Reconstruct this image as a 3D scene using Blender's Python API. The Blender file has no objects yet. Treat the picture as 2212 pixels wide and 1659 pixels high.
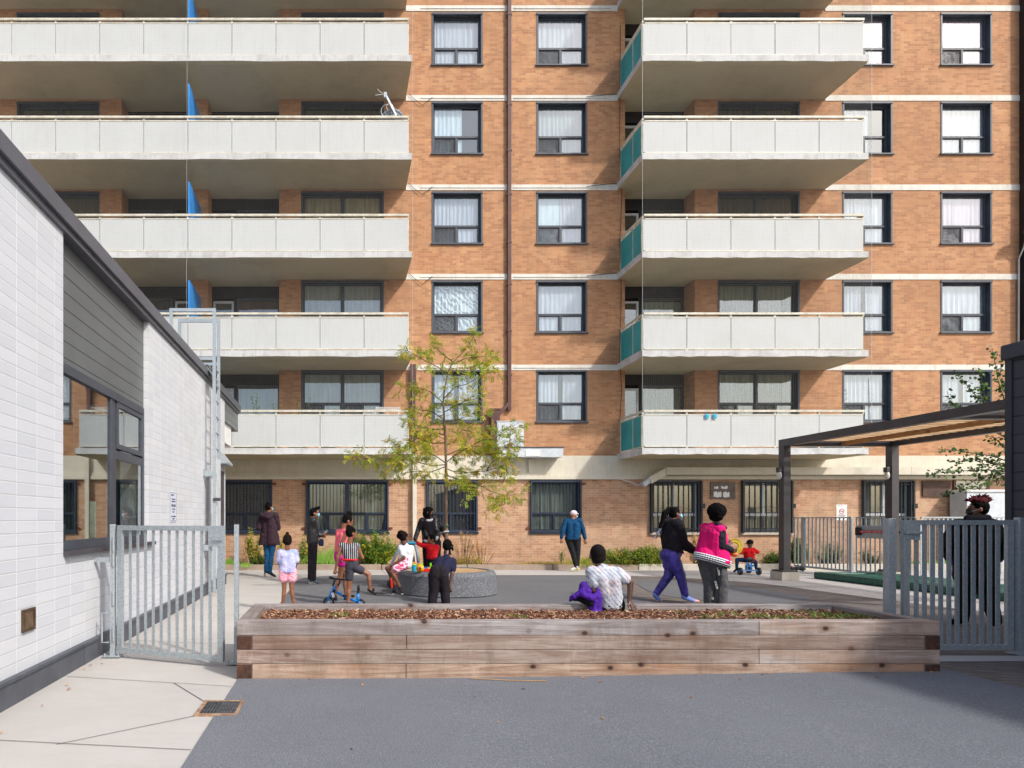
import bpy, bmesh, math, random
from mathutils import Vector, Matrix, noise
from mathutils.geometry import delaunay_2d_cdt
R = math.radians
random.seed(7)
S = bpy.context.scene
COL = S.collection
# ------------------------------------------------------------------ camera, sky, sun
CAM_H = 1.42; FOC = 1461.8; U0 = 732.6; V0 = 1122.0
cd = bpy.data.cameras.new("camera"); cam = bpy.data.objects.new("camera", cd); COL.objects.link(cam)
cam.location = (0, 0, CAM_H); cam.rotation_euler = (R(90), 0, 0)
cd.sensor_width = 36; cd.lens = 36*FOC/2212; cd.shift_x = (1106-U0)/2212; cd.shift_y = (V0-829.5)/2212
cd.clip_start = .05; cd.clip_end = 600
S.camera = cam
SUN = Vector((.76, -.85, 1.0)).normalized()
W = bpy.data.worlds.new("World"); S.world = W; W.use_nodes = True
wn = W.node_tree; bg = wn.nodes['Background']
sky = wn.nodes.new('ShaderNodeTexSky'); sky.sky_type = 'NISHITA'; sky.sun_disc = False
sky.sun_elevation = math.asin(SUN.z); sky.sun_rotation = math.atan2(SUN.x, SUN.y)
sky.air_density = 1.0; sky.dust_density = 3.0; sky.ozone_density = 1.0
wn.links.new(sky.outputs[0], bg.inputs[0]); bg.inputs[1].default_value = .15
sl = bpy.data.lights.new("sun", 'SUN'); sl.energy = 2.55; sl.angle = R(3.0); sl.color = (1, .965, .915)
so = bpy.data.objects.new("sun", sl); COL.objects.link(so)
so.rotation_euler = SUN.to_track_quat('Z', 'Y').to_euler()
S.view_settings.view_transform = 'Standard'; S.view_settings.look = 'None'; S.view_settings.gamma = 1
S.view_settings.exposure = .38
try: S.cycles.transparent_max_bounces = 24; S.cycles.max_bounces = 8
except Exception: pass

def at(u, v, Y): return Vector(((u-U0)*Y/FOC, Y, CAM_H+(V0-v)*Y/FOC))
def X_(u, Y): return (u-U0)*Y/FOC
def Z_(v, Y): return CAM_H+(V0-v)*Y/FOC
def ss(a, b, x):
    t = max(0, min(1, (x-a)/(b-a))); return t*t*(3-2*t)
def gz(x, y):                       # the yard rises a little towards the right hand gate
    return .065*ss(0, 5.6, x)*(1-ss(8.5, 12.5, y))

# ------------------------------------------------------------------ objects
def tag(o, label=None, cat=None, group=None, kind=None):
    if label: o['label'] = label
    if cat: o['category'] = cat
    if group: o['group'] = group
    if kind: o['kind'] = kind
    return o
def empty(name, loc, label, cat, group=None):
    o = bpy.data.objects.new(name, None); COL.objects.link(o); o.location = loc; o.empty_display_size = .2
    return tag(o, label, cat, group)
ROOTLOC = {}
def wloc(o):
    p = Vector((0, 0, 0))
    while o: p = p+o.location; o = o.parent
    return p
def link(name, me, mats, parent=None, smooth=False, origin=None):
    if not isinstance(mats, (list, tuple)): mats = [mats]
    for m in mats: me.materials.append(m)
    if smooth:
        for p in me.polygons: p.use_smooth = True
    o = bpy.data.objects.new(name, me); COL.objects.link(o)
    if parent:
        o.parent = parent
        me.transform(Matrix.Translation(-wloc(parent)))
    elif origin is not None:
        me.transform(Matrix.Translation(-Vector(origin))); o.location = origin
    return o
class MB:
    def __init__(s): s.v = []; s.f = []; s.m = []; s.mi = 0
    def mat(s, i): s.mi = i; return s
    def face(s, pts):
        n = len(s.v); s.v += [tuple(p) for p in pts]; s.f.append(tuple(range(n, n+len(pts)))); s.m.append(s.mi); return s
    def box(s, x0, x1, y0, y1, z0, z1, M=None):
        n = len(s.v)
        P = [(x0,y0,z0),(x1,y0,z0),(x1,y1,z0),(x0,y1,z0),(x0,y0,z1),(x1,y0,z1),(x1,y1,z1),(x0,y1,z1)]
        if M is not None: P = [tuple(M @ Vector(p)) for p in P]
        s.v += P
        for q in ((3,2,1,0),(4,5,6,7),(0,1,5,4),(1,2,6,5),(2,3,7,6),(3,0,4,7)):
            s.f.append(tuple(n+i for i in q)); s.m.append(s.mi)
        return s
    def bar(s, a, b, w, h, up=(0,0,1)):       # a box beam between two points
        a = Vector(a); b = Vector(b); d = b-a; L = d.length; d.normalize(); u = Vector(up)
        if abs(d.dot(u)) > .99: u = Vector((0,1,0))
        r = d.cross(u).normalized(); u = r.cross(d)
        M = Matrix((( r.x, d.x, u.x, a.x),(r.y, d.y, u.y, a.y),(r.z, d.z, u.z, a.z),(0,0,0,1)))
        return s.box(-w/2, w/2, 0, L, -h/2, h/2, M)
    def tube(s, pts, rad, n=8, cap=True):
        pts = [Vector(p) for p in pts]; k = len(pts)
        if not isinstance(rad, (list, tuple)): rad = [rad]*k
        base = len(s.v); prev = None
        for i, p in enumerate(pts):
            d = (pts[min(i+1, k-1)]-pts[max(i-1, 0)])
            if d.length < 1e-9: d = Vector((0,0,1))
            d.normalize()
            if prev is None: a = d.orthogonal().normalized()
            else:
                a = prev-d*prev.dot(d)
                if a.length < 1e-6: a = d.orthogonal()
                a.normalize()
            prev = a; b = d.cross(a)
            for j in range(n):
                t = 2*math.pi*j/n; s.v.append(tuple(p+(a*math.cos(t)+b*math.sin(t))*rad[i]))
        for i in range(k-1):
            for j in range(n):
                q = (base+i*n+j, base+i*n+(j+1) % n, base+(i+1)*n+(j+1) % n, base+(i+1)*n+j)
                s.f.append(q); s.m.append(s.mi)
        if cap:
            s.f.append(tuple(base+j for j in range(n))[::-1]); s.m.append(s.mi)
            s.f.append(tuple(base+(k-1)*n+j for j in range(n))); s.m.append(s.mi)
        return s
    def disc(s, c, ax, r, w, n=20, r2=None):  # solid wheel/disc, thickness w along ax
        c = Vector(c); ax = Vector(ax).normalized()
        return s.tube([c-ax*w/2, c+ax*w/2], [r, r if r2 is None else r2], n)
    def ring(s, c, ax, R_, r, n=28, m=8, arc=(0, 2*math.pi)):
        c = Vector(c); ax = Vector(ax).normalized(); a = ax.orthogonal().normalized(); b = ax.cross(a)
        base = len(s.v)
        full = abs(arc[1]-arc[0]-2*math.pi) < 1e-6
        N = n if full else n+1
        for i in range(N):
            t = arc[0]+(arc[1]-arc[0])*i/n; d = a*math.cos(t)+b*math.sin(t)
            for j in range(m):
                q = 2*math.pi*j/m; s.v.append(tuple(c+d*(R_+r*math.cos(q))+ax*r*math.sin(q)))
        for i in range(n):
            for j in range(m):
                i2 = (i+1) % N
                s.f.append((base+i*m+j, base+i2*m+j, base+i2*m+(j+1) % m, base+i*m+(j+1) % m)); s.m.append(s.mi)
        return s
    def ell(s, c, r, rot=None, nu=14, nv=9):
        c = Vector(c); base = len(s.v); rot = rot or Matrix.Identity(3)
        for i in range(1, nv):
            t = math.pi*i/nv
            for j in range(nu):
                p = 2*math.pi*j/nu
                s.v.append(tuple(c+rot @ Vector((r[0]*math.sin(t)*math.cos(p), r[1]*math.sin(t)*math.sin(p), r[2]*math.cos(t)))))
        top = len(s.v); s.v.append(tuple(c+rot @ Vector((0,0,r[2])))); s.v.append(tuple(c+rot @ Vector((0,0,-r[2]))))
        for i in range(nv-2):
            for j in range(nu):
                s.f.append((base+i*nu+j, base+(i+1)*nu+j, base+(i+1)*nu+(j+1) % nu, base+i*nu+(j+1) % nu)); s.m.append(s.mi)
        for j in range(nu):
            s.f.append((top, base+j, base+(j+1) % nu)); s.m.append(s.mi)
            s.f.append((top+1, base+(nv-2)*nu+(j+1) % nu, base+(nv-2)*nu+j)); s.m.append(s.mi)
        return s
    def cone(s, p1, r1, p2, r2, n=14):        # capsule with two radii
        p1 = Vector(p1); p2 = Vector(p2); d = p2-p1; L = d.length
        d = d/L if L > 1e-6 else Vector((0,0,1))
        pts = []; rad = []
        for a in (-88, -60, -35, -12): pts.append(p1+d*r1*math.sin(R(a))); rad.append(r1*math.cos(R(a)))
        for a in (12, 35, 60, 88): pts.append(p2+d*r2*math.sin(R(a))); rad.append(r2*math.cos(R(a)))
        a0 = d.orthogonal().normalized(); b0 = d.cross(a0); base = len(s.v)
        for p, r in zip(pts, rad):
            for j in range(n):
                t = 2*math.pi*j/n; s.v.append(tuple(p+(a0*math.cos(t)+b0*math.sin(t))*r))
        for i in range(len(pts)-1):
            for j in range(n):
                s.f.append((base+i*n+j, base+i*n+(j+1) % n, base+(i+1)*n+(j+1) % n, base+(i+1)*n+j)); s.m.append(s.mi)
        s.f.append(tuple(base+j for j in range(n))[::-1]); s.m.append(s.mi)
        s.f.append(tuple(base+(len(pts)-1)*n+j for j in range(n))); s.m.append(s.mi)
        return s
    def mesh(s, name):
        me = bpy.data.meshes.new(name); me.from_pydata(s.v, [], s.f); me.update()
        if any(s.m): me.polygons.foreach_set('material_index', s.m)
        return me
    def build(s, name, mats, parent=None, smooth=False, bevel=0, origin=None):
        o = link(name, s.mesh(name), mats, parent, smooth, origin)
        if bevel:
            b = o.modifiers.new('bevel', 'BEVEL'); b.width = bevel; b.segments = 2; b.limit_method = 'ANGLE'
        return o

# ------------------------------------------------------------------ materials
def lin(c): return tuple(((x/255)/12.92 if x/255 <= .04045 else ((x/255+.055)/1.055)**2.4) for x in c)
class NT:
    def __init__(s, name):
        m = bpy.data.materials.new(name); m.use_nodes = True; s.m = m; s.t = m.node_tree
        s.b = s.t.nodes['Principled BSDF']; s.out = s.t.nodes['Material Output']
        s.tc = s.t.nodes.new('ShaderNodeTexCoord').outputs['Object']
    def n(s, ty, **k):
        x = s.t.nodes.new('ShaderNode'+ty)
        for a, b in k.items(): setattr(x, a, b)
        return x
    def l(s, a, b): s.t.links.new(a, b)
    def inp(s, x, i, v):
        if hasattr(v, 'is_linked') or hasattr(v, 'links'): s.l(v, x.inputs[i])
        else: x.inputs[i].default_value = v
    def mapping(s, scale=(1,1,1), rot=(0,0,0), src=None):
        x = s.n('Mapping'); s.l(src or s.tc, x.inputs[0]); x.inputs['Scale'].default_value = scale; x.inputs['Rotation'].default_value = rot
        return x.outputs[0]
    def noise(s, sc, det=4, rough=.6, src=None, dist=0):
        x = s.n('TexNoise'); s.l(src or s.tc, x.inputs['Vector']); x.inputs['Scale'].default_value = sc
        x.inputs['Detail'].default_value = det; x.inputs['Roughness'].default_value = rough; x.inputs['Distortion'].default_value = dist
        return x.outputs['Fac']
    def ramp(s, src, a, b, c0=0, c1=1):
        x = s.n('MapRange'); s.l(src, x.inputs[0]); x.inputs[1].default_value = a; x.inputs[2].default_value = b
        x.inputs[3].default_value = c0; x.inputs[4].default_value = c1
        return x.outputs[0]
    def mix(s, f, a, b, mode='MIX'):
        x = s.n('MixRGB', blend_type=mode); s.inp(x, 0, f)
        for i, c in ((1, a), (2, b)):
            if isinstance(c, tuple): x.inputs[i].default_value = (*c, 1) if len(c) == 3 else c
            else: s.l(c, x.inputs[i])
        return x.outputs[0]
    def math(s, op, a, b=0.0):
        x = s.n('Math', operation=op); s.inp(x, 0, a); s.inp(x, 1, b); return x.outputs[0]
    def color(s, c):
        if isinstance(c, tuple): s.b.inputs['Base Color'].default_value = (*c, 1)
        else: s.l(c, s.b.inputs['Base Color'])
    def bump(s, h, st=.3, d=.01):
        x = s.n('Bump'); s.l(h, x.inputs['Height']); x.inputs['Strength'].default_value = st; x.inputs['Distance'].default_value = d
        s.l(x.outputs[0], s.b.inputs['Normal'])
    def rough(s, r): s.inp(s.b, 'Roughness', r)
    def metal(s, v): s.b.inputs['Metallic'].default_value = v
def plain(name, c, c2=None, sc=3, rough=.6, metal=0, bump=0, bsc=60, spec=None):
    k = NT(name); c = lin(c)
    c2 = lin(c2) if c2 else tuple(x*.8 for x in c)
    k.color(k.mix(k.ramp(k.noise(sc, 5, .65), .35, .65), c, c2)); k.rough(rough); k.metal(metal)
    if bump: k.bump(k.noise(bsc, 3, .6), bump, .01)
    if spec is not None: k.b.inputs['Specular IOR Level'].default_value = spec
    return k.m
def cloth(name, c, c2=None, rough=.85, fold=.5, sc=14, spec=.2):
    k = NT(name); c = lin(c); c2 = lin(c2) if c2 else tuple(x*.75 for x in c)
    k.color(k.mix(k.ramp(k.noise(sc, 4, .6), .3, .7), c, c2)); k.rough(rough)
    k.b.inputs['Specular IOR Level'].default_value = spec
    k.bump(k.noise(9, 3, .55, k.mapping((1, 1, .55)), .8), fold, .05)
    return k.m
def brick(name, c1, c2, mortar, dark, stain=.35, w=.205, h=.072, pale=None):
    k = NT(name)
    sx = k.n('SeparateXYZ'); k.l(k.tc, sx.inputs[0])
    xx = k.math('ADD', sx.outputs[0], sx.outputs[1])
    cb = k.n('CombineXYZ'); k.l(xx, cb.inputs[0]); k.l(sx.outputs[2], cb.inputs[1])
    def bt(a, b, m, sq=0):
        x = k.n('TexBrick'); k.l(cb.outputs[0], x.inputs['Vector']); x.inputs['Scale'].default_value = 1
        x.inputs['Brick Width'].default_value = w; x.inputs['Row Height'].default_value = h; x.inputs['Mortar Size'].default_value = .005
        x.inputs['Mortar Smooth'].default_value = .3; x.inputs['Bias'].default_value = sq
        x.inputs['Color1'].default_value = (*a, 1); x.inputs['Color2'].default_value = (*b, 1); x.inputs['Mortar'].default_value = (*m, 1)
        return x
    b = bt(lin(c1), lin(c2), lin(mortar)); d = bt((0,0,0), (1,1,1), (.2,.2,.2), 0)
    hp = k.mix(k.ramp(k.noise(1.9, 3, .6), .42, .6, 0, .45), b.outputs['Color'], k.mix(1.0, b.outputs['Color'], (1.0,.84,.80), 'MULTIPLY'))
    # clumps of burnt darker bricks
    patch = k.ramp(k.noise(1.3, 5, .75, k.mapping((1, 1, 1.6))), .40, .66)
    msk = k.math('MULTIPLY', k.ramp(d.outputs['Color'], .45, .7), patch)
    hp = k.mix(k.ramp(k.noise(2.6, 4, .7, k.mapping((1,1,2.5), (0,0,0))), .48, .62, 0, .4), hp, k.mix(1.0, hp, (.80,.82,.86), 'MULTIPLY'))
    c = k.mix(k.math('MULTIPLY', msk, .38), hp, lin(dark))
    c = k.mix(k.ramp(k.noise(2.2, 5, .75, k.mapping((2.2,2.2,.3))), .50, .74, 0, .42), c, lin((118,92,76)))
    c = k.mix(k.ramp(k.noise(.45, 5, .7), .38, .66, 0, stain), c, tuple(x*.62 for x in lin(c2)))
    if pale: c = k.mix(k.ramp(k.noise(.7, 6, .75), .5, .7, 0, .55), c, lin(pale))
    c = k.mix(k.ramp(k.noise(38, 2, .6), .3, .7, 0, .25), c, tuple(x*.6 for x in lin(c1)))
    k.color(c); k.rough(.9)
    hgt = k.math('SUBTRACT', k.noise(60, 3), b.outputs['Fac'])
    k.bump(hgt, .5, .006)
    return k.m
M = {}
M['brick'] = brick('orange_brick', (205,157,115), (180,131,96), (194,156,122), (132,96,76), .5)
M['brick_low'] = brick('tan_brick', (208,170,136), (184,140,110), (216,190,164), (134,102,84), .3, pale=(206,176,148))
def stained(name, c, dirt, amt=.5, sc=1.2, rough=.8, streak=True):
    k = NT(name); a = k.ramp(k.noise(sc, 6, .75), .45, .75, 0, amt)
    b = k.ramp(k.noise(3.2, 5, .7, k.mapping((3.5, 3.5, .35))), .52, .78, 0, amt)
    c0 = k.mix(a, lin(c), lin(dirt))
    if streak: c0 = k.mix(b, c0, lin(dirt))
    k.color(c0); k.rough(rough); k.bump(k.noise(45, 4), .15, .01); return k.m
M['band'] = stained('white_painted_band', (216,213,204), (168,158,142), .55)
M['cream'] = stained('cream_paint', (212,205,188), (176,166,144), .45)
M['slab'] = stained('white_slab_paint', (206,207,206), (134,128,120), .5, 2.2)
M['soffit'] = stained('beige_soffit_paint', (190,180,150), (150,138,108), .6, .6, streak=False)
M['panel'] = stained('white_balcony_panel', (197,200,199), (178,179,174), .4, .6, .7)
M['rail'] = plain('cream_rail_paint', (222,218,202), (190,184,166), 6, .45)
M['green'] = plain('teal_balcony_panel', (50,172,176), (40,152,156), 2, .5)
M['blue'] = plain('blue_divider_panel', (44,142,220), (34,124,200), 2, .5)
M['frame'] = plain('charcoal_window_frame', (70,76,86), (58,63,72), 5, .45)
M['navy'] = plain('navy_painted_steel', (42,56,78), (34,44,60), 8, .5)
M['bars'] = plain('black_painted_bars', (26,34,40), (18,22,26), 12, .5)
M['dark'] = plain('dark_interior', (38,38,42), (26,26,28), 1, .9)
M['darkpanel'] = plain('dark_recess_panel', (48,46,50), (36,34,38), 2, .7)
M['white'] = plain('white_paint', (232,232,230), (214,214,212), 4, .5)
M['greywhite'] = plain('pale_grey_metal', (206,212,216), (186,192,196), 3, .5)
M['pipe'] = plain('brown_downpipe', (92,56,48), (72,42,38), 4, .5)
M['plywood'] = plain('weathered_brown_board', (98,76,66), (72,56,50), 5, .85)
def glass(name, gl, tint=(.9,.95,1), dark=0):
    m = bpy.data.materials.new(name); m.use_nodes = True; t = m.node_tree; t.nodes.clear()
    o = t.nodes.new('ShaderNodeOutputMaterial'); a = t.nodes.new('ShaderNodeBsdfTransparent'); g = t.nodes.new('ShaderNodeBsdfGlossy')
    g.inputs['Roughness'].default_value = .015; g.inputs['Color'].default_value = (*tint, 1); a.inputs['Color'].default_value = (.93-dark, .95-dark, .95-dark, 1)
    fr = t.nodes.new('ShaderNodeFresnel'); fr.inputs['IOR'].default_value = 1.5
    ad = t.nodes.new('ShaderNodeMath'); ad.operation = 'ADD'; t.links.new(fr.outputs[0], ad.inputs[0]); ad.inputs[1].default_value = gl; ad.use_clamp = True
    ge = t.nodes.new('ShaderNodeNewGeometry'); bf = t.nodes.new('ShaderNodeMath'); bf.operation = 'SUBTRACT'; bf.inputs[0].default_value = 1; t.links.new(ge.outputs['Backfacing'], bf.inputs[1]); ml = t.nodes.new('ShaderNodeMath'); ml.operation = 'MULTIPLY'; t.links.new(ad.outputs[0], ml.inputs[0]); t.links.new(bf.outputs[0], ml.inputs[1]); ad = ml
    mx = t.nodes.new('ShaderNodeMixShader'); t.links.new(ad.outputs[0], mx.inputs[0]); t.links.new(a.outputs[0], mx.inputs[1]); t.links.new(g.outputs[0], mx.inputs[2])
    t.links.new(mx.outputs[0], o.inputs[0]); return m
M['glass'] = glass('window_glass', .16, (.90,.97,1))
M['glass_dark'] = glass('tinted_reflective_glass', .30, (.88,.93,.95), .10)
def net(name, cell, w, axis, col=(.16,.16,.15)):
    m = bpy.data.materials.new(name); m.use_nodes = True; t = m.node_tree; t.nodes.clear()
    o = t.nodes.new('ShaderNodeOutputMaterial'); tr = t.nodes.new('ShaderNodeBsdfTransparent'); d = t.nodes.new('ShaderNodeBsdfDiffuse'); d.inputs[0].default_value = (*col, 1)
    tc = t.nodes.new('ShaderNodeTexCoord'); sp = t.nodes.new('ShaderNodeSeparateXYZ'); t.links.new(tc.outputs['Object'], sp.inputs[0])
    ns = t.nodes.new('ShaderNodeTexNoise'); ns.inputs['Scale'].default_value = 1.3; t.links.new(tc.outputs['Object'], ns.inputs['Vector'])
    outs = []
    for ax in (axis, 2):
        a = t.nodes.new('ShaderNodeMath'); a.operation = 'MULTIPLY_ADD'; t.links.new(ns.outputs['Fac'], a.inputs[0]); a.inputs[1].default_value = .05; t.links.new(sp.outputs[ax], a.inputs[2])
        b = t.nodes.new('ShaderNodeMath'); b.operation = 'PINGPONG'; t.links.new(a.outputs[0], b.inputs[0]); b.inputs[1].default_value = cell/2
        c = t.nodes.new('ShaderNodeMath'); c.operation = 'LESS_THAN'; t.links.new(b.outputs[0], c.inputs[0]); c.inputs[1].default_value = w/2
        outs.append(c)
    mx = t.nodes.new('ShaderNodeMath'); mx.operation = 'MAXIMUM'; t.links.new(outs[0].outputs[0], mx.inputs[0]); t.links.new(outs[1].outputs[0], mx.inputs[1])
    x = t.nodes.new('ShaderNodeMixShader'); t.links.new(mx.outputs[0], x.inputs[0]); t.links.new(tr.outputs[0], x.inputs[1]); t.links.new(d.outputs[0], x.inputs[2])
    t.links.new(x.outputs[0], o.inputs[0]); return m
M['netx'] = net('bird_net_front', .055, .0016, 0, (.22,.22,.21)); M['nety'] = net('bird_net_side', .055, .0030, 1, (.30,.30,.29))
M['screen'] = net('insect_screen', .004, .0015, 0, (.07,.07,.075))
def curtain(name, c, c2=None, trans=.25):
    k = NT(name); k.rough(.9)
    k.color(k.mix(k.ramp(k.noise(5, 3, .6, k.mapping((3, 3, .2))), .35, .65), lin(c), lin(c2) if c2 else tuple(x*.7 for x in lin(c)))); return k.m
CUR = {'w': curtain('white_sheer_curtain', (196,200,210), (160,167,180)), 'b': curtain('pale_blue_curtain', (214,228,236), (180,198,208)),
 'g': curtain('grey_green_curtain', (150,158,146), (112,120,110)), 'k': curtain('dark_curtain', (70,66,64), (46,44,44)),
 'r': curtain('maroon_curtain', (112,62,58), (80,44,44)), 'n': curtain('beige_curtain', (188,176,150), (150,140,118)),
 'p': curtain('pinkish_white_curtain', (206,190,202), (180,166,182)), 's': curtain('slate_blind', (112,120,122), (84,90,92)), 'm': curtain('grey_blind', (176,184,186), (150,158,160))}
kz = NT('zebra_print_curtain'); wv = kz.n('TexWave', wave_type='BANDS', bands_direction='DIAGONAL'); kz.l(kz.mapping((1, 1, 1)), wv.inputs[0]); wv.inputs['Scale'].default_value = 3.2; wv.inputs['Distortion'].default_value = 9; wv.inputs['Detail'].default_value = 1.5; wv.inputs['Detail Scale'].default_value = 1.2
kz.color(kz.mix(kz.ramp(wv.outputs['Fac'], .45, .55), (.75,.8,.82), (.30,.36,.40))); CUR['z'] = kz.m
# block wall of the left building: stack bond, x' runs along Y
kb = NT('white_split_block'); sx = kb.n('SeparateXYZ'); kb.l(kb.tc, sx.inputs[0]); cb = kb.n('CombineXYZ'); kb.l(kb.math('ADD', sx.outputs[1], sx.outputs[0]), cb.inputs[0]); kb.l(sx.outputs[2], cb.inputs[1])
bt = kb.n('TexBrick'); bt.offset = 0; kb.l(cb.outputs[0], bt.inputs['Vector'])
for a, b in (('Scale',1),('Brick Width',.355),('Row Height',.1005),('Mortar Size',.0065),('Mortar Smooth',.3)): bt.inputs[a].default_value = b
bt.inputs['Color1'].default_value = (*lin((204,206,210)),1); bt.inputs['Color2'].default_value = (*lin((194,197,202)),1); bt.inputs['Mortar'].default_value = (*lin((226,228,230)),1)
cc = kb.mix(kb.ramp(kb.noise(120, 3, .7), .55, .75, 0, .35), bt.outputs['Color'], lin((180,180,184)))
pz_ = kb.n('Math', operation='PINGPONG'); kb.l(sx.outputs[2], pz_.inputs[0]); pz_.inputs[1].default_value = .1005/2; cc = kb.mix(kb.ramp(pz_.outputs[0], .0020, .0045, .55, 0), cc, lin((150,150,152)))  # dark row lines: shade of the raked horizontal joints put into the colour
kb.color(kb.mix(kb.ramp(kb.noise(.8, 4), .5, .75, 0, .3), cc, lin((186,184,180)))); kb.rough(.9)
kb.bump(kb.math('SUBTRACT', kb.math('MULTIPLY', kb.noise(90, 3), .35), bt.outputs['Fac']), .75, .008)
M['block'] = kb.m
# siding: dark planks with a shadow gap, joints in Z
def siding(name, c, row, rough=.4):
    k = NT(name); s = k.n('SeparateXYZ'); k.l(k.tc, s.inputs[0]); z = k.n('Math', operation='PINGPONG'); k.l(s.outputs[2], z.inputs[0]); z.inputs[1].default_value = row/2
    g = k.ramp(z.outputs[0], .002, .007); k.color(k.mix(g, tuple(x*.25 for x in lin(c)), k.mix(k.ramp(k.noise(2, 4), .4, .7), lin(c), tuple(x*.85 for x in lin(c)))))
    k.rough(rough); k.bump(g, .6, .01); return k.m
M['siding'] = siding('charcoal_metal_siding', (96,101,103), .155, .4)
M['shed'] = siding('dark_fibre_siding', (58,62,70), .19, .55)
M['cap'] = plain('grey_parapet_metal', (92,94,102), (84,86,94), 3, .4)
M['trim'] = plain('dark_metal_trim', (72,70,74), (60,58,62), 3, .4)
M['flash'] = plain('grey_base_flashing', (84,88,96), (68,72,80), 3, .5)
def galv():
    k = NT('galvanised_steel'); v = k.n('TexVoronoi'); k.l(k.tc, v.inputs['Vector']); v.inputs['Scale'].default_value = 45
    k.color(k.mix(k.ramp(v.outputs['Distance'], .1, .7), lin((150,162,170)), lin((176,184,188)))); k.rough(k.ramp(k.noise(25, 3), .3, .7, .38, .6)); k.metal(.45)
    return k.m
M['galv'] = galv()
def ground(name, c, c2, spk, spk_amt, sc, bump=.25, big=.8, dirt=None, damt=.3):
    k = NT(name); b = k.mix(k.ramp(k.noise(big, 6, .7), .35, .7), lin(c), lin(c2))
    if dirt: b = k.mix(k.ramp(k.noise(2.3, 7, .8), .52, .75, 0, damt), b, lin(dirt))
    b = k.mix(k.ramp(k.noise(sc, 2, .6), .5, .68, 0, spk_amt), b, lin(spk))
    b = k.mix(k.ramp(k.noise(sc*1.7, 2, .6, k.mapping((1, 1, 1), (0, 0, .7))), .5, .66, 0, spk_amt*.8), b, tuple(x*.35 for x in lin(c)))
    k.color(b); k.rough(.92); k.bump(k.noise(sc, 3, .7), bump, .01); k.b.inputs['Specular IOR Level'].default_value = .25
    return k.m
M['rubber'] = ground('grey_rubber_surface', (114,117,123), (104,107,114), (156,159,166), .6, 95, .5, dirt=(128,126,124), damt=.35)
M['rubber_far'] = ground('worn_grey_surface', (110,111,113), (98,99,102), (136,136,138), .5, 60, .3, .6, (128,122,114), .4)
M['drum'] = ground('speckled_grey_rubber', (112,115,119), (96,99,104), (166,168,172), .8, 55, .5)
def concrete():
    k = NT('light_concrete'); b = k.mix(k.ramp(k.noise(.5, 6, .7), .3, .7), lin((188,184,179)), lin((174,170,165)))
    b = k.mix(k.ramp(k.noise(4, 6, .8, k.mapping((.5, 1.6, 1))), .5, .8, 0, .45), b, lin((168,160,148)))
    b = k.mix(k.ramp(k.noise(150, 2), .58, .7, 0, .35), b, lin((150,144,134))); k.color(b); k.rough(.9); k.bump(k.noise(90, 4), .15, .01); return k.m
M['conc'] = concrete()
M['pave'] = brick('brown_pavers', (104,94,88), (90,80,75), (66,60,56), (70,62,58), .3, .2, .1)
def pave_fix():
    k = NT('brown_paver_ground'); b = k.n('TexBrick'); k.l(k.tc, b.inputs['Vector'])
    for a, v in (('Scale',1),('Brick Width',.21),('Row Height',.105),('Mortar Size',.006)): b.inputs[a].default_value = v
    b.inputs['Color1'].default_value = (*lin((118,108,101)),1); b.inputs['Color2'].default_value = (*lin((98,89,84)),1); b.inputs['Mortar'].default_value = (*lin((70,64,60)),1)
    c = k.mix(k.ramp(k.noise(1.2, 6, .75), .4, .7, 0, .5), b.outputs['Color'], lin((132,124,116))); k.color(c); k.rough(.92); k.bump(k.noise(80, 3), .3, .01); return k.m
M['pave'] = pave_fix()
M['joint'] = plain('dark_joint', (92,86,78), (70,66,60), 6, .95)
M['soil'] = ground('bed_soil', (104,84,66), (84,68,54), (150,120,86), .6, 40, .8)
M['curb'] = stained('weathered_curb', (160,142,126), (112,98,86), .6, 2)
M['curb_c'] = stained('concrete_curb', (196,188,174), (140,128,112), .6, 2)
def wood(name, c, c2, c3, grain=1.0, knots=.6, axis=0):
    k = NT(name); sc = [14, 14, 14]; sc[axis] = .8
    g = k.noise(1.6, 7, .72, k.mapping(tuple(sc)), 1.2)
    b = k.mix(k.ramp(g, .40, .60), lin(c), lin(c2)); st = k.noise(1.0, 5, .8, k.mapping(tuple(2.4 if i == axis else (.9 if i == 2 else 2.0) for i in range(3)))); b = k.mix(k.ramp(st, .50, .68, 0, .55), b, tuple(x*.52 for x in lin(c2))); b = k.mix(k.ramp(st, .30, .42, .45, 0), b, tuple(min(1, x*1.35) for x in lin(c)))
    b = k.mix(k.ramp(k.noise(1.1, 4, .6, k.mapping(tuple(.5 if i == axis else 2.2 for i in range(3)))), .5, .72, 0, .75), b, lin(c3))
    v = k.n('TexVoronoi', voronoi_dimensions='2D'); s3 = k.n('SeparateXYZ'); k.l(k.tc, s3.inputs[0]); c3 = k.n('CombineXYZ'); k.l(k.math('MULTIPLY', s3.outputs[axis], 4.2), c3.inputs[0]); k.l(k.math('MULTIPLY', s3.outputs[2], 6.0), c3.inputs[1]); k.l(c3.outputs[0], v.inputs['Vector']); v.inputs['Scale'].default_value = 1.0; sc3 = k.n('SeparateXYZ'); k.l(v.outputs['Color'], sc3.inputs[0]); pr = k.ramp(sc3.outputs[0], .80, .84)
    b = k.mix(k.math('MULTIPLY', k.ramp(v.outputs['Distance'], .10, .42, .55, 0), pr), b, lin((112,82,64)))
    b = k.mix(k.math('MULTIPLY', k.ramp(v.outputs['Distance'], .07, .15, knots, 0), pr), b, lin((58,38,28)))
    k.color(b); k.rough(.88); k.bump(g, .35, .006); return k.m
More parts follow.
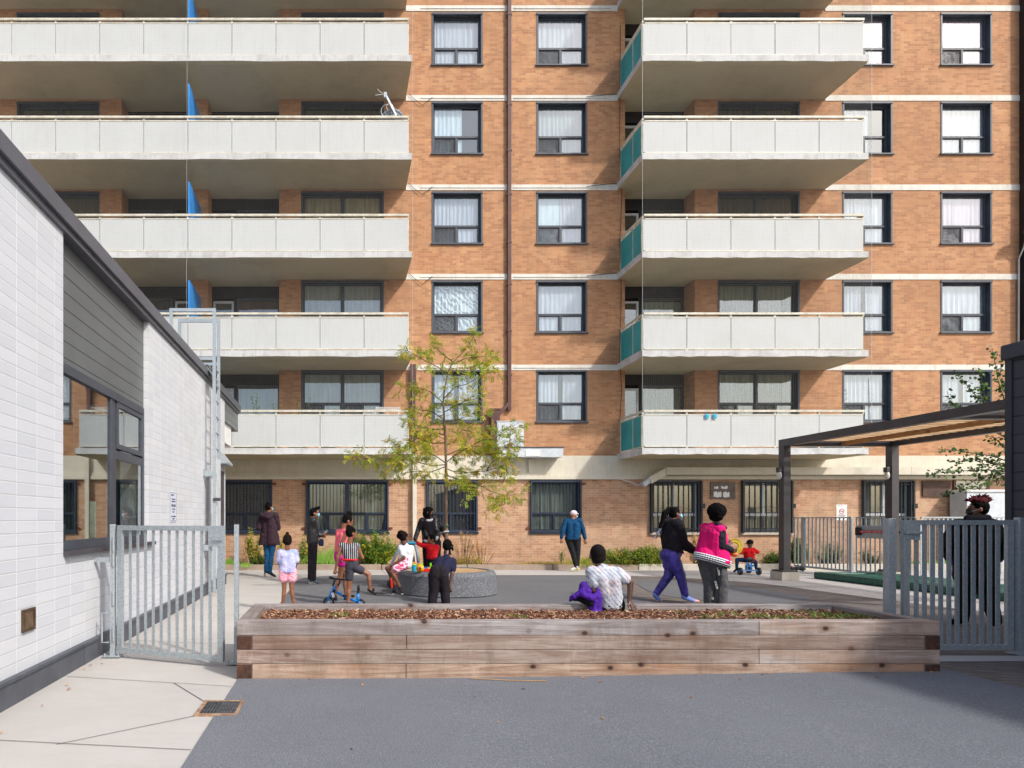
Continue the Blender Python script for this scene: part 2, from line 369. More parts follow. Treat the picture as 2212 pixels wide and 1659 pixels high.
M['timber'] = [wood('weathered_timber_%s' % n, c, c2, c3, knots=kn) for n, c, c2, c3, kn in
  (('grey', (170,164,162), (132,122,118), (112,98,92), .95), ('brown', (168,152,142), (132,110,98), (112,84,66), 1), ('pale', (184,172,164), (146,130,122), (160,124,96), 1), ('tan', (184,162,144), (146,118,98), (170,116,78), 1))]
M['timber_y'] = wood('weathered_timber_cross', (156,146,140), (132,120,114), (112,98,90), axis=1)
M['endgrain'] = plain('dark_timber_end_grain', (92,60,44), (52,36,30), 22, .9, bump=.4, bsc=40)
M['deck'] = wood('golden_deck_board', (198,166,126), (176,140,100), (156,118,82), knots=.3)
M['cedar'] = wood('cedar_slat', (230,196,156), (212,174,132), (190,146,104), knots=.3)
M['cedar_y'] = wood('cedar_joist', (206,156,100), (180,128,78), (150,104,60), knots=.5, axis=1)
M['tarp'] = cloth('green_vinyl_cover', (18,92,76), (12,74,62), .45, .5, 3, .5)
M['pink'] = plain('pink_plastic', (226,70,120), None, 3, .4)

def sheet(name, poly, zoff, mat, step=.8, holes=None, label=None, kind='structure'):
    xs = [p[0] for p in poly]; ys = [p[1] for p in poly]
    P = [Vector(p) for p in poly]; n = len(P); ed = [(i, (i+1) % n) for i in range(n)]
    x = max(min(xs), -8)
    while x < min(max(xs), 20):
        y = max(min(ys), -4)+.37
        while y < min(max(ys), 21): P.append(Vector((x+.013, y))); y += step
        x += step
    v, e, f, *_ = delaunay_2d_cdt(P, ed, [list(range(n))], 1, 1e-5)
    me = bpy.data.meshes.new(name)
    F = []
    for q in f:
        a, b, c = (v[i] for i in q[:3])
        F.append(list(q) if (b-a).cross(c-a) > 0 else list(q)[::-1])
    me.from_pydata([(p.x, p.y, gz(p.x, p.y)+zoff) for p in v], [], F); me.update()
    o = link(name, me, mat); tag(o, label, None, None, kind); return o
# ------------------------------------------------------------------ ground
sheet('ground', [(-90,-60),(110,-60),(110,90),(-90,90)], 0, M['conc'])
def arc(cx, cy, r, a0, a1, n=8): return [(cx+r*math.cos(R(a0+(a1-a0)*i/n)), cy+r*math.sin(R(a0+(a1-a0)*i/n))) for i in range(n+1)]
court = [(-.9,-12),(5.45,-12),(5.45,6.6),(8.0,7.3),(9.5,8.6),(9.5,13.6)]+arc(6.2,13.9,3.3,0,90,10)+arc(.45,15.75,1.45,90,180,7)+[(-1.0,7.3),(-.9,6.0)]
sheet('paved_yard', court, .004, M['pave'])
sheet('paved_yard', [(5.45,-12),(40,-12),(40,7.3),(8,7.3),(5.45,6.6)], .004, M['pave'])
sheet('grey_rubber_surface', [(-.9,-12),(5.5,-12),(5.45,6.2),(5.1,6.9),(-.95,6.9),(-.9,6.0)], .009, M['rubber'])
sheet('worn_grey_play_surface', [(-.97,6.95),(5.2,6.95),(5.1,9),(5.2,11),(5.55,13),(6.3,15.4),(7.3,17.15)]+arc(.5,15.7,1.45,90,180,7), .010, M['rubber_far'], .8)
sheet('worn_grey_play_surface', [(7.0,15.8),(7.7,15.6),(8.3,14.6),(8.6,13.4),(8.55,12.3),(8.0,11.5),(7.2,11.2),(6.4,11.5),(6.0,12.4),(6.1,13.4),(6.5,14.8)], .010, M['rubber_far'], .8)
sheet('concrete_threshold', [(5.36,6.40),(6.5,6.42),(6.8,6.68),(5.36,6.70)], .010, M['conc'])
j = MB()
def joint(a, b, w=.007):
    a = Vector(a); b = Vector(b); d = (b-a); n = max(2, int(d.length/.7)); s = Vector((-d.y, d.x)).normalized()*w/2
    for i in range(n):
        p = a+d*i/n; q = a+d*(i+1)/n
        j.face([(p.x-s.x,p.y-s.y,gz(p.x,p.y)+.005),(q.x-s.x,q.y-s.y,gz(q.x,q.y)+.005),(q.x+s.x,q.y+s.y,gz(q.x,q.y)+.005),(p.x+s.x,p.y+s.y,gz(p.x,p.y)+.005)][::1 if True else -1])
for a, b in (((-2.46,6.11),(-.91,5.74)),((-2.3,4.36),(-.91,4.16)),((-1.43,5.86),(-1.04,5.25)),((-1.04,4.88),(-1.78,4.26)),((-2.5,7.95),(-1.0,7.6)),((-2.5,10.1),(-1.0,10.0)),((-2.5,12.6),(-1.0,12.5)),
   ((-2.5,15.2),(-1.0,15.1)),((-1.0,17.2),(-1.5,19)),((-2.5,17.3),(-1,17.4)),((1.2,17.25),(1.2,19)),((3.9,17.25),(3.8,19)),((6.6,17.25),(6.5,19)),((8.4,16.6),(9.6,19)),((9.6,15),(14,18.6)),((9.5,12.5),(11.4,12.5)),((9.5,10),(11.4,10)),((9.7,15),(12.7,15))): joint(a, b)
tag(j.build('pavement_joints', M['joint']), kind='structure')

# ------------------------------------------------------------------ planting bed along the facade
bed = MB(); bed.box(-6, 24, 19.08, 20.0, -.05, .11)
tag(bed.build('planting_bed_soil', M['soil']), kind='structure')
cb_ = MB(); x = -6
while x < 7.6: cb_.box(x, x+2.38, 18.96, 19.08, -.05, .155+random.uniform(-.008, .008)); x += 2.4
tag(cb_.build('bed_edge_kerb', M['curb'], bevel=.01), kind='structure')
cc_ = MB(); x = 8.4
while x < 24: cc_.box(x, x+2.98, 18.96, 19.08, -.05, .17); x += 3.0
tag(cc_.build('concrete_kerb', M['curb_c'], bevel=.015), kind='structure')

# ------------------------------------------------------------------ apartment building
FY = 20.0
B = empty('apartment_building', (5, FY, 0), 'orange brick apartment block with white balconies and charcoal windows', 'building')
BZ = [3.36, 6.01, 8.69, 11.36, 14.02, 16.69]
BANDZ = [5.99, 8.67, 11.31, 13.95, 16.60]
def fx(u): return (u-U0)/FOC*FY
WT = [Z_(v, FY) for v in (801, 608, 416, 222, 30)]; WH = 1.505
cols = {'A': (fx(934), fx(1041)), 'B': (fx(1160), fx(1267)), 'C': (fx(1821), fx(1926)), 'D': (fx(2033), fx(2141))}
LP = (-10.5, 1.97); RP = (8.22, 14.36)
mir = lambda x: -8.2-x
rec_L = (fx(449), fx(603)); rec_L2 = (mir(rec_L[1]), mir(rec_L[0])); rec_R = (fx(1350), fx(1501))
bw_L = (fx(652), fx(828)); bw_L2 = (mir(bw_L[1]), mir(bw_L[0])); bw_R = (fx(1552), fx(1726))
holes = []
for k in range(5):
    z1 = WT[k]; z0 = z1-WH
    for c in cols.values(): holes.append((c[0], c[1], z0, z1, .30, 0))
    for c in (bw_L, bw_L2, bw_R): holes.append((c[0], c[1], z0, z1, .30, 0))
    for c in (rec_L, rec_L2, rec_R): holes.append((c[0], c[1], BZ[k]+.0, BZ[k+1]-.17, .66, 1))
ground_w = [(fx(470), fx(587), 'navy', 1), (fx(662), fx(838), 'navy', 2), (fx(922), fx(1030), 'navy', 1), (fx(1146), fx(1254), 'navy', 1), (fx(1405), fx(1513), 'bars', 1), (fx(1602), fx(1708), 'bars', 1), (fx(1862), fx(1970), 'bars', 1)]
GZ0, GZ1 = 1.04, 2.55
gh = [(a, b, GZ0, GZ1, .30, 0) for a, b, *_ in ground_w]
def wall(name, x0, x1, z0, z1, holes, mat, Y=FY):
    m = MB(); xs = sorted({x0, x1, *[h[0] for h in holes], *[h[1] for h in holes]}); zs = sorted({z0, z1, *[h[2] for h in holes], *[h[3] for h in holes]})
    for i in range(len(xs)-1):
        for k in range(len(zs)-1):
            cx = (xs[i]+xs[i+1])/2; cz = (zs[k]+zs[k+1])/2
            if any(h[0] < cx < h[1] and h[2] < cz < h[3] for h in holes): continue
            m.face([(xs[i],Y,zs[k]),(xs[i+1],Y,zs[k]),(xs[i+1],Y,zs[k+1]),(xs[i],Y,zs[k+1])])
    for a, b, c, d, dp, q in holes:
        m.face([(a,Y,c),(a,Y,d),(a,Y+dp,d),(a,Y+dp,c)]); m.face([(b,Y,c),(b,Y+dp,c),(b,Y+dp,d),(b,Y,d)])
        m.face([(a,Y,c),(a,Y+dp,c),(b,Y+dp,c),(b,Y,c)]); m.face([(a,Y,d),(b,Y,d),(b,Y+dp,d),(a,Y+dp,d)])
    return m
m = wall('w', -22, 20.1, 2.62, 18.5, [h for h in holes], None); m.box(-22, 20.1, 20.8, 28, 2.7, 18.5)
m.face([(20.1,20,2.62),(20.1,20.8,2.62),(20.1,20.8,18.5),(20.1,20,18.5)]); m.face([(-22,20,18.5),(20.1,20,18.5),(20.1,20.8,18.5),(-22,20.8,18.5)])
m.build('upper_wall', M['brick'], B)
m = wall('w', -22, 26, -.1, 2.62, gh, None); m.box(-22, 26, 20.8, 28, -.1, 2.69); m.build('ground_floor_wall', M['brick_low'], B)
m = MB(); m.box(-22, 26, 20.42, 20.5, .2, 3.0)
for k in range(5): m.box(-22, 20.05, 20.72, 20.78, BZ[k]+.1, BZ[k+1]-.2)
m.build('dark_interior', M['dark'], B)
# bands and the cream fascia above the ground floor
for z in BANDZ:
    for a, b in ((LP[1]+.0, RP[0]), (RP[1], 20.12)): m = MB(); m.box(a, b, 19.982, 20.05, z-.165, z); m.build('white_band', M['band'], B)
    for a, b in ((2.4, 4.9), (5.15, 8.0)): m = MB(); m.box(a, b, 19.965, 19.981, z-.10, z-.075); m.build('conduit', M['band'], B)
m = MB(); m.box(-22, 26, 19.965, 20.05, 2.79, 3.30); m.box(-22, 26, 19.90, 20.05, 2.60, 2.70); m.box(-22, 26, 19.93, 20.05, 2.70, 2.79)
for u in (1096, 1140): m.box(fx(u), fx(u)+.13, 19.90, 19.97, 2.79, 3.2)
m.build('cream_fascia', M['cream'], B)
def window(x0, x1, z0, z1, bays=1, cur='w', fm='frame', depth=.13, bars=None, screen=True, opn=0, sill=True, Y=FY, cur2=None):
    f = MB(); t = .055; y0 = Y-.012; ys = Y+depth
    # outer lining
    f.box(x0-.02, x0+.03, y0, ys+.05, z0, z1); f.box(x1-.03, x1+.02, y0, ys+.05, z0, z1)
    f.box(x0-.02, x1+.02, y0-.02, ys+.05, z1-.03, z1+.025); f.box(x0+.03, x1-.03, y0+.01, ys+.05, z0, z0+.03)
    bw = (x1-x0-.06)/bays; zt = z0+(z1-z0)*.37; panes = MB(); scr = MB()
    for b in range(bays):
        a = x0+.03+b*bw; c = a+bw
        f.box(a, a+t, ys, ys+.045, z0+.03, z1-.03); f.box(c-t, c, ys, ys+.045, z0+.03, z1-.03)
        f.box(a+t, c-t, ys, ys+.045, z1-.03-t, z1-.03); f.box(a+t, c-t, ys, ys+.045, z0+.03, z0+.03+t)
        f.box(a+t, c-t, ys-.01, ys+.045, zt-.03, zt+.03)
        mx = (a+c)/2; f.box(mx-.03, mx+.03, ys-.005, ys+.045, z0+.03+t, zt-.03)
        # inner sash of the sliding lower lights
        for (p, q, yy) in ((a+t, mx-.03, .012), (mx+.03, c-t, .02)):
            f.box(p, p+.022, ys+yy, ys+.045, z0+.03+t, zt-.03); f.box(q-.022, q, ys+yy, ys+.045, z0+.03+t, zt-.03)
            f.box(p+.022, q-.022, ys+yy, ys+.045, zt-.052, zt-.03)
        if bays == 2 and b == 0: f.box(c-.03, c+.03, ys-.03, ys, z0+.03, z1-.03)
        panes.box(a+t, c-t, ys+.025, ys+.030, zt+.03, z1-.03-t)
        panes.box(a+t+.02, c-t-.02, ys+.030, ys+.034, z0+.03+t, zt-.05)
        if screen: scr.face([(a+t+.01, ys+.010, z0+.03+t), (mx-.035, ys+.010, z0+.03+t), (mx-.035, ys+.010, zt-.035), (a+t+.01, ys+.010, zt-.035)])
    w = f.build('window', M[fm], B)
    panes.build('pane', M['glass'], w)
    if screen: scr.build('insect_screen', M['screen'], w)
    if sill:
        s_ = MB(); s_.box(x0-.05, x1+.05, Y-.055, Y+.03, z0-.045, z0+.004); s_.build('sill', M[fm], w, bevel=.006)
    # curtain: wavy cloth with its own folds, drawn by a random amount
    def cloth_(a, c, za, zb, key, amp=.021):
        cm = MB(); n = max(6, int((c-a)/.035)); ph = random.uniform(0, 6); fr = random.uniform(38, 60); pv = None
        for i in range(n+1):
            x = a+(c-a)*i/n; y = ys+.064+amp*.65*math.sin(x*fr+ph+.8*math.sin(x*9+ph))
            if pv: cm.face([(pv[0], pv[1], za), (x, y, za), (x, y+.004, zb), (pv[0], pv[1]+.004, zb)])
            pv = (x, y)
        cm.build('curtain', CUR[key], w, smooth=True)
    g = random.random(); L = x1-x0
    if cur:
        if opn == 0: cloth_(x0+.03, x1-.004, z0+.03, z1-.002, cur)
        elif opn == 1: cloth_(x0+.04, x0+L*.46, z0+.05, z1-.03, cur); cloth_(x0+L*.56, x1-.04, z0+.05, z1-.03, cur)
        elif opn == 5: cloth_(x0+.03, x0+L*.36, z0+.03, z1-.002, cur); cloth_(x0+L*.33, x0+L*.70, z0+.03, z1-.004, cur, .008); cloth_(x0+L*.68, x1-.004, z0+.03, z1-.002, cur, .028)
        elif opn == 2: cloth_(x0+.04, x0+L*.62, z0+.05, z1-.03, cur)
        elif opn == 3: cloth_(x0+.04, x1-.04, zt-.1, z1-.03, cur, .004)
        elif opn == 4: cloth_(x0+.04, x0+L*.5, z0+.05, z1-.03, cur, .003); cloth_(x0+L*.5, x1-.04, z0+.05, z1-.03, cur2 or cur)
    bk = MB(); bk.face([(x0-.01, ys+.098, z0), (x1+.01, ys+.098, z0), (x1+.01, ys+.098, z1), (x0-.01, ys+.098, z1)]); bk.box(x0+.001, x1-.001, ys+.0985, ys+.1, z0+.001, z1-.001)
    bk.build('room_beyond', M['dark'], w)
    if bars: grille(w, x0, x1, z0, z1, bays, bars)
    return w
def grille(w, x0, x1, z0, z1, bays, kind):
    g = MB(); mt = M[kind]
    if kind == 'navy':
        y = FY-.07; a0, a1 = x0-.015, x1+.015; zz0, zz1 = z0+.0, z1+.02
        for p, q in ((a0, a0+.05), (a1-.05, a1)): g.box(p, q, y, y+.05, zz0, zz1)
        g.box(a0+.05, a1-.05, y, y+.05, zz0, zz0+.05); g.box(a0+.05, a1-.05, y, y+.05, zz1-.055, zz1)
        if bays == 2: mx = (a0+a1)/2; g.box(mx-.07, mx+.07, y, y+.05, zz0+.05, zz1-.055)
        n = int((a1-a0)/.098)
        for i in range(1, n):
            x = a0+(a1-a0)*i/n
            if bays == 2 and abs(x-(a0+a1)/2) < .08: continue
            g.box(x-.007, x+.007, y+.012, y+.026, zz0+.05, zz1-.055)
        zm = z0+(z1-z0)*.37; g.box(a0+.05, a1-.05, y+.03, y+.04, zm-.014, zm+.014)
        o = g.build('security_bars', mt, w)
        r = MB(); r.mat(0)
        for zz in (zz0+.12, zz1-.10):
            r.box(a0-.12, a0-.002, y+.03, y+.04, zz-.03, zz+.03); r.box(a1+.002, a1+.12, y+.03, y+.04, zz-.03, zz+.03)
        r.build('rusty_bracket', M['rust'], w)
    else:
        y = FY-.10; a0, a1 = x0-.02, x1+.02
        for p, q in ((a0, a0+.06), (a1-.05, a1)): g.box(p, q, y, y+.05, z0-.02, z1+.01)
        for zz in (z0+.11, z1-.10): g.box(a0+.06, a1-.05, y+.012, y+.03, zz-.012, zz+.012)
        n = int((a1-a0)/.15)
        for i in range(1, n):
            x = a0+.03+(a1-a0)*i/n; g.box(x-.010, x+.010, y-.006, y+.012, z0+.0, z1+.0)
        cx = (a0+a1)/2; g.tube([(cx-.5+i*.05, y+.02, z0+.62+.13*math.sin(math.pi*i/20)) for i in range(21)], .006, 5)
        g.box(a1, a1+.07, y+.0, y+.06, (z0+z1)/2-.05, (z0+z1)/2+.09)
        g.build('security_bars', mt, w)
M['rust'] = plain('rusty_steel', (128,60,42), (92,44,34), 30, .8)
CT = {'A': [('w',1),('z',0),('w',0),('b',2),('w',5)], 'B': [('w',1),('w',5),('b',4),('m',0),('w',0)], 'C': [('w',0),('w',1),('w',5),('w',2),('p',0)], 'D': [('w',1),('w',0),('p',5),('w',0),('p',0)]}
for c, (a, b) in cols.items():
    for k in range(5):
        key, op = CT[c][k]
        w = window(a, b, WT[k]-WH, WT[k], 1, key, opn=op, cur2='w' if key != 'w' else 'n', screen=(k*3+ord(c)) % 4 != 1)
        if c == 'B' and k == 4:
            q = MB(); q.box(a+.09, a+.70, FY+.232, FY+.26, WT[k]-WH+.09, WT[k]-WH+.50); q.build('cardboard', plain('cardboard', (176,134,100), (150,112,82), 6), w)
for nm, (a, b), ck in (('L', bw_L, ['m','m','n','k','k']), ('L2', bw_L2, ['k','k','k','k','k']), ('R', bw_R, ['g','g','k','k','k'])):
    for k in range(5): window(a, b, WT[k]-WH, WT[k], 2, ck[k], opn=0 if k < 3 else 1, sill=False)
for i, (a, b, kd, bays) in enumerate(ground_w): window(a, b, GZ0, GZ1, bays, ['k','g','k','g','s','s','s'][i], kd if kd == 'navy' else 'frame', .16, kd, False, 0 if i != 1 else 1, kd == 'navy')
# ground windows on the right have pale sashes behind the bars and stone sills
for a, b, kd, bays in ground_w[4:]:
    q = MB(); q.box(a+.05, a+.09, 20.13, 20.155, GZ0+.05, GZ1-.05); q.box(b-.09, b-.05, 20.13, 20.155, GZ0+.05, GZ1-.05); q.box(a+.09, b-.09, 20.13, 20.155, 1.52, 1.60); q.box((a+b)/2-.03, (a+b)/2+.03, 20.13, 20.154, 1.60, GZ1-.05)
    q.build('pale_window_sash', M['greywhite'], B); q = MB(); q.box(a-.02, b+.06, 19.93, 20.02, GZ0-.07, GZ0-.005); q.build('stone_sill', M['curb_c'], B)
# recesses: dark panelled wall, a white framed door and a window
def recess(xa, xb, k, doorside, ck, left_edge_only=False):
    Y = 20.66; z0 = BZ[k]; z1 = BZ[k+1]-.17
    q = MB(); dw = .62; wd = (xb-xa)-dw-.16
    if doorside == 'l': dx = xa+.05; wx0 = xa+dw+.14; wx1 = xb-.04
    else: dx = xb-.05-dw; wx1 = xb-dw-.14; wx0 = xa+.04
    dz = z0+2.05
    q.box(xa-.005, xb+.005, Y-.03, Y+.03, dz+.1, z1+.01); q.box(dx+dw if doorside == 'l' else wx1, wx0 if doorside == 'l' else dx, Y-.03, Y+.03, z0, dz+.1)
    q.box(wx0, wx1, Y-.03, Y+.03, z0, z0+.55)
    q.build('recess_panel', M['darkpanel'], B)
    d = MB(); d.box(dx, dx+.06, Y-.05, Y, z0, dz); d.box(dx+dw-.06, dx+dw, Y-.05, Y, z0, dz); d.box(dx+.06, dx+dw-.06, Y-.05, Y, dz-.06, dz); d.box(dx+.06, dx+dw-.06, Y-.045, Y-.005, z0, z0+.55); d.box(dx+.06, dx+dw-.06, Y-.045, Y-.005, z0+1.15, z0+1.21)
    d = d.build('balcony_door', M['greywhite'], B)
    g = MB(); g.box(dx+.06, dx+dw-.06, Y-.03, Y-.025, z0+.56, dz-.06); g.build('pane', M['glass'], d)
    f = MB(); t = .05
    f.box(wx0, wx0+t, Y-.04, Y, z0+.55, dz+.1); f.box(wx1-t, wx1, Y-.04, Y, z0+.55, dz+.1); f.box(wx0+t, wx1-t, Y-.04, Y, dz+.05, dz+.1); f.box(wx0+t, wx1-t, Y-.04, Y, z0+.55, z0+.6)
    f = f.build('window', M['frame'], B); g = MB(); g.box(wx0+t, wx1-t, Y-.02, Y-.015, z0+.6, dz+.05); g.build('pane', M['glass'], f)
    c = MB(); n = 24; pv = None
    for i in range(n+1):
        x = wx0+.02+(wx1-wx0-.04)*i/n; y = Y+.028+.012*math.sin(i*1.9+k)
        if pv: c.face([(pv[0], pv[1], z0+.6), (x, y, z0+.6), (x, y, dz), (pv[0], pv[1], dz)])
        pv = (x, y)
    c.build('curtain', CUR[ck], f, smooth=True)
    s_ = MB(); s_.box(xa+.002, xb-.002, 19.99, Y+.02, z1-.004, z1+.05); s_.build('recess_soffit', M['soffit'], B); s_ = MB(); s_.box(xa+.002, xb-.002, 19.99, Y+.02, z0-.05, z0+.003); s_.build('recess_floor', M['slab'], B)
for k in range(5):
    recess(*rec_L, k, 'l', ['m','r','k','k','k'][k]); recess(*rec_L2, k, 'r', 'k'); recess(*rec_R, k, 'l', ['g','g','k','k','k'][k])
# balconies
def balcony(k, xa, xb, side_l, side_r):
    z = BZ[k]; yf = 18.35; q = MB(); q.mat(0)
    n = 24; rr = random.Random(k*7+int(xa))
    # slab with a slightly wavering front edge (patched concrete)
    zs = [z-.17+rr.uniform(-.012, .012) for _ in range(n+1)]
    for i in range(n):
        a = xa+(xb-xa)*i/n; b = xa+(xb-xa)*(i+1)/n
        q.mat(0); q.face([(a,yf,zs[i]),(b,yf,zs[i+1]),(b,yf,z),(a,yf,z)]); q.face([(a,yf,z),(b,yf,z),(b,20.0,z),(a,20.0,z)])
        q.mat(1); q.face([(a,yf,zs[i]),(a,yf+.12,z-.185),(b,yf+.12,z-.185),(b,yf,zs[i+1])])
    q.mat(1); q.face([(xa,yf+.12,z-.185),(xa,20.0,z-.185),(xb,20.0,z-.185),(xb,yf+.12,z-.185)])
    q.mat(0); q.face([(xb,yf,zs[-1]),(xb,yf+.12,z-.185),(xb,20,z-.185),(xb,20,z),(xb,yf,z)]); q.face([(xa,yf,z),(xa,20,z),(xa,20,z-.185),(xa,yf+.12,z-.185),(xa,yf,zs[0])])
    bal = q.build('balcony', [M['slab'], M['soffit']], B)
    rx0, rx1 = xa+.07, xb-.07; y = 18.42
    r = MB()
    r.box(rx0, rx1, y-.02, y+.035, z+.985, z+1.04); r.box(rx0+.03, rx1-.03, y+.0, y+.03, z+.90, z+.93); r.box(rx0+.03, rx1-.03, y+.0, y+.03, z+.035, z+.065)
    N = round((rx1-rx0)/1.2); px = [rx1-.02-1.2*i for i in range(int((rx1-rx0+.1)/1.2)+1)]
    if px[-1] > rx0+.1: px.append(rx0+.02)
    for x in px: r.box(x-.02, x+.02, y+.031, y+.07, z, z+.984)
    for x in px: r.box(x-.02, x+.02, y+.002, y+.029, z, z+.034); r.box(x-.02, x+.02, y+.002, y+.029, z+.931, z+.984)
    for sx, on in ((rx0, side_l), (rx1, side_r)):
        if not on: continue
        s = 1 if sx == rx0 else -1; a, b = sorted((sx-.0*s, sx+.05*s))
        r.box(a, b, y+.04, 19.99, z+.985, z+1.04); r.box(a+.01, b-.01, y+.04, 19.99, z+.90, z+.93); r.box(a+.01, b-.01, y+.04, 19.99, z+.035, z+.065)
        for yy in (19.1, 19.93): r.box(a+.005, b-.005, yy, yy+.035, z, z+.984)
    r.build('railing', M['rail'], bal)
    for i in range(len(px)-1):
        a, b = sorted((px[i], px[i+1]))
        if b < -9.6: continue
        p = MB(); tl = rr.uniform(-.004, .004); p.box(a+.008, b-.008, y+.008+tl, y+.016+tl, z+.066, z+.90); p.build('panel', M['panel'], bal)
    for sx, on in ((rx0, side_l), (rx1, side_r)):
        if not on: continue
        s = 1 if sx == rx0 else -1
        for ya, yb in ((18.47, 19.115), (19.12, 19.97)):
            p = MB(); a, b = sorted((sx+.012*s, sx+.02*s)); p.box(a, b, ya, yb, z+.066, z+.90); p.build('side_panel', M['green'] if on == 'g' else M['panel'], bal)
    return bal
for k in range(6):
    balcony(k, LP[0], LP[1], None, 'w'); balcony(k, RP[0], RP[1], 'g', 'g')
    if k < 5:
        m = MB(); z = BZ[k]; m.box(-4.12, -4.08, 18.44, 19.99, z+.02, z+1.94); m.build('balcony_divider', M['blue'], B, bevel=.004)
# rain pipes
def pipe(name, pts, w, mat): 
    m = MB()
    for a, b in zip(pts, pts[1:]): m.bar(a, b, w, w*.75)
    return m.build(name, M[mat], B)
m = MB(); m.box(4.96, 5.06, 19.88, 19.975, 4.62, 18.5)
for z in BANDZ+[7.3, 9.9, 12.6]: m.box(4.94, 5.08, 19.87, 19.985, z-.35, z-.31)
m.bar((5.0, 19.93, 4.86), (4.66, 19.90, 4.46), .09, .09); m.build('downpipe', M['pipe'], B)
m = MB(); m.box(4.43, 4.69, 19.74, 19.96, 3.38, 4.62); m.box(4.41, 4.71, 19.72, 19.96, 4.62, 4.66); m.build('duct_box', M['pipe'], B)
m = MB(); m.box(2.13, 2.24, 19.88, 19.975, 3.32, 5.92); m.box(2.09, 2.26, 19.86, 19.98, 5.2, 5.98); m.build('downpipe', M['pipe'], B)
m = MB(); m.box(2.16, 2.28, 19.85, 19.92, .1, 3.31); m.build('cream_downpipe', M['cream'], B)
m = MB(); m.box(9.5, 20.6, 19.62, 19.94, 2.72, 2.93); m.bar((9.52, 19.78, 2.83), (9.0, 19.72, 2.55), .26, .2); m.box(12.6, 12.62, 19.615, 19.94, 2.715, 2.935); m.box(16.6, 16.62, 19.615, 19.94, 2.715, 2.935); m.build('cream_duct', M['cream'], B)
m = MB(); m.bar((9.0, 19.70, 2.56), (8.82, 19.68, 2.42), .16, .13); m.tube([(8.85,19.7,2.47),(8.7,19.75,2.42),(8.55,19.85,2.52),(8.3,19.95,2.60)], .015, 6); m.build('floodlight', M['greywhite'], B)
# cables on the bands
m = MB()
for z in BANDZ[1:4]:
    m.tube([(2.05,19.95,z+.02),(2.2,19.95,z-.12),(2.45,19.95,z-.32),(2.6,19.95,z-.2),(2.75,19.95,z-.085)], .008, 5)
    m.tube([(7.3,19.95,z-.07),(7.8,19.95,z-.02),(8.15,19.95,z+.02)], .008, 5)
m.tube([(8.30,19.96,16),(8.27,19.95,12.5),(8.34,19.95,11.0),(8.28,19.95,9.7),(8.32,19.95,8.0),(8.27,19.95,6.2),(8.33,19.95,5.2),(8.28,19.95,4.4)], .009, 5)
m.build('cable', M['bars'], B)
# dark pilaster at the right end with a lamp hung on it
m = MB(); m.box(20.1, 20.9, 19.70, 20.8, 2.95, 18.5)
m.build('dark_corner_column', plain('dark_brown_cladding', (46,36,36), (38,30,30), 3, .5), B)
t = empty('wall_lamp', (20.0, 19.6, 9.78), 'curved dark outdoor lamp on the brown column at the building corner', 'lamp')
m = MB(); m.tube([(20.3,19.62,9.82),(20.12,19.58,9.84),(19.96,19.56,9.80),(19.85,19.55,9.72)], [.13,.13,.12,.08], 10); m.build('hood', M['trim'], t, smooth=True)
m = MB(); m.tube([(19.92,19.62,9.68),(20.0,19.75,9.4),(20.02,19.93,9.1),(20.02,19.94,6.4)], .022, 6); m.build('conduit', M['greywhite'], t)
# small damaged plaques on the wall
t = empty('wall_plaque', (fx(1560), 19.96, 2.2), 'grey recessed plaque with torn white remnants between two barred windows', 'plaque')
m = MB(); m.box(fx(1534), fx(1587), 19.965, 20.0, Z_(1078,FY), Z_(1041,FY)); m.build('plate', plain('grey_render', (122,112,104), (100,90,82), 6, .9), t)
m = MB(); zz = 2.06
for (a, b, c, d) in ((1540,1557,1063,1074),(1560,1574,1063,1074),(1541,1550,1051,1056),(1556,1570,1050,1056)):
    r_ = random.Random(a); n = 10; top = [(fx(a+(b-a)*i/n), 19.958, Z_(c+r_.uniform(-1.5,2), FY)) for i in range(n+1)]; bot = [(fx(a+(b-a)*i/n), 19.958, Z_(d+r_.uniform(-1,1), FY)) for i in range(n+1)]
    for i in range(n): m.face([bot[i], bot[i+1], top[i+1], top[i]])
m.build('torn_paper', M['white'], t)
o = MB(); o.face([(fx(1990),19.95,2.55),(fx(1991),19.95,2.10),(fx(2047),19.95,2.08),(fx(2052),19.95,2.56)]); o.face([(fx(1990),19.99,2.55),(fx(2052),19.99,2.56),(fx(2047),19.99,2.08),(fx(1991),19.99,2.10)])
P = [(fx(1990),2.55),(fx(1991),2.10),(fx(2047),2.08),(fx(2052),2.56)]
for i in range(4): a = P[i]; b = P[(i+1) % 4]; o.face([(a[0],19.95,a[1]),(a[0],19.99,a[1]),(b[0],19.99,b[1]),(b[0],19.95,b[1])])
tag(o.build('plywood_board', M['plywood'], origin=(fx(2020), 19.95, 2.3)), 'brown weathered board fixed on the brick above the rear fence', 'board')
t = empty('boarded_vent', (fx(2095), 19.96, 2.4), 'beige framed vent panel on the brick above the white cabinet', 'vent')
m = MB(); m.box(fx(2062), fx(2128), 19.96, 20.0, 2.33, 2.56); m.build('panel', M['cream'], t); m = MB(); m.box(fx(2128)+.001, fx(2134), 19.94, 20.0, 2.3, 2.58); m.box(fx(2057), fx(2062)-.001, 19.94, 20.0, 2.3, 2.58); m.build('frame', M['pipe'], t)
t = empty('utility_cabinet', (fx(2110), 19.3, .1), 'tall white metal cabinet behind the rear fence', 'cabinet')
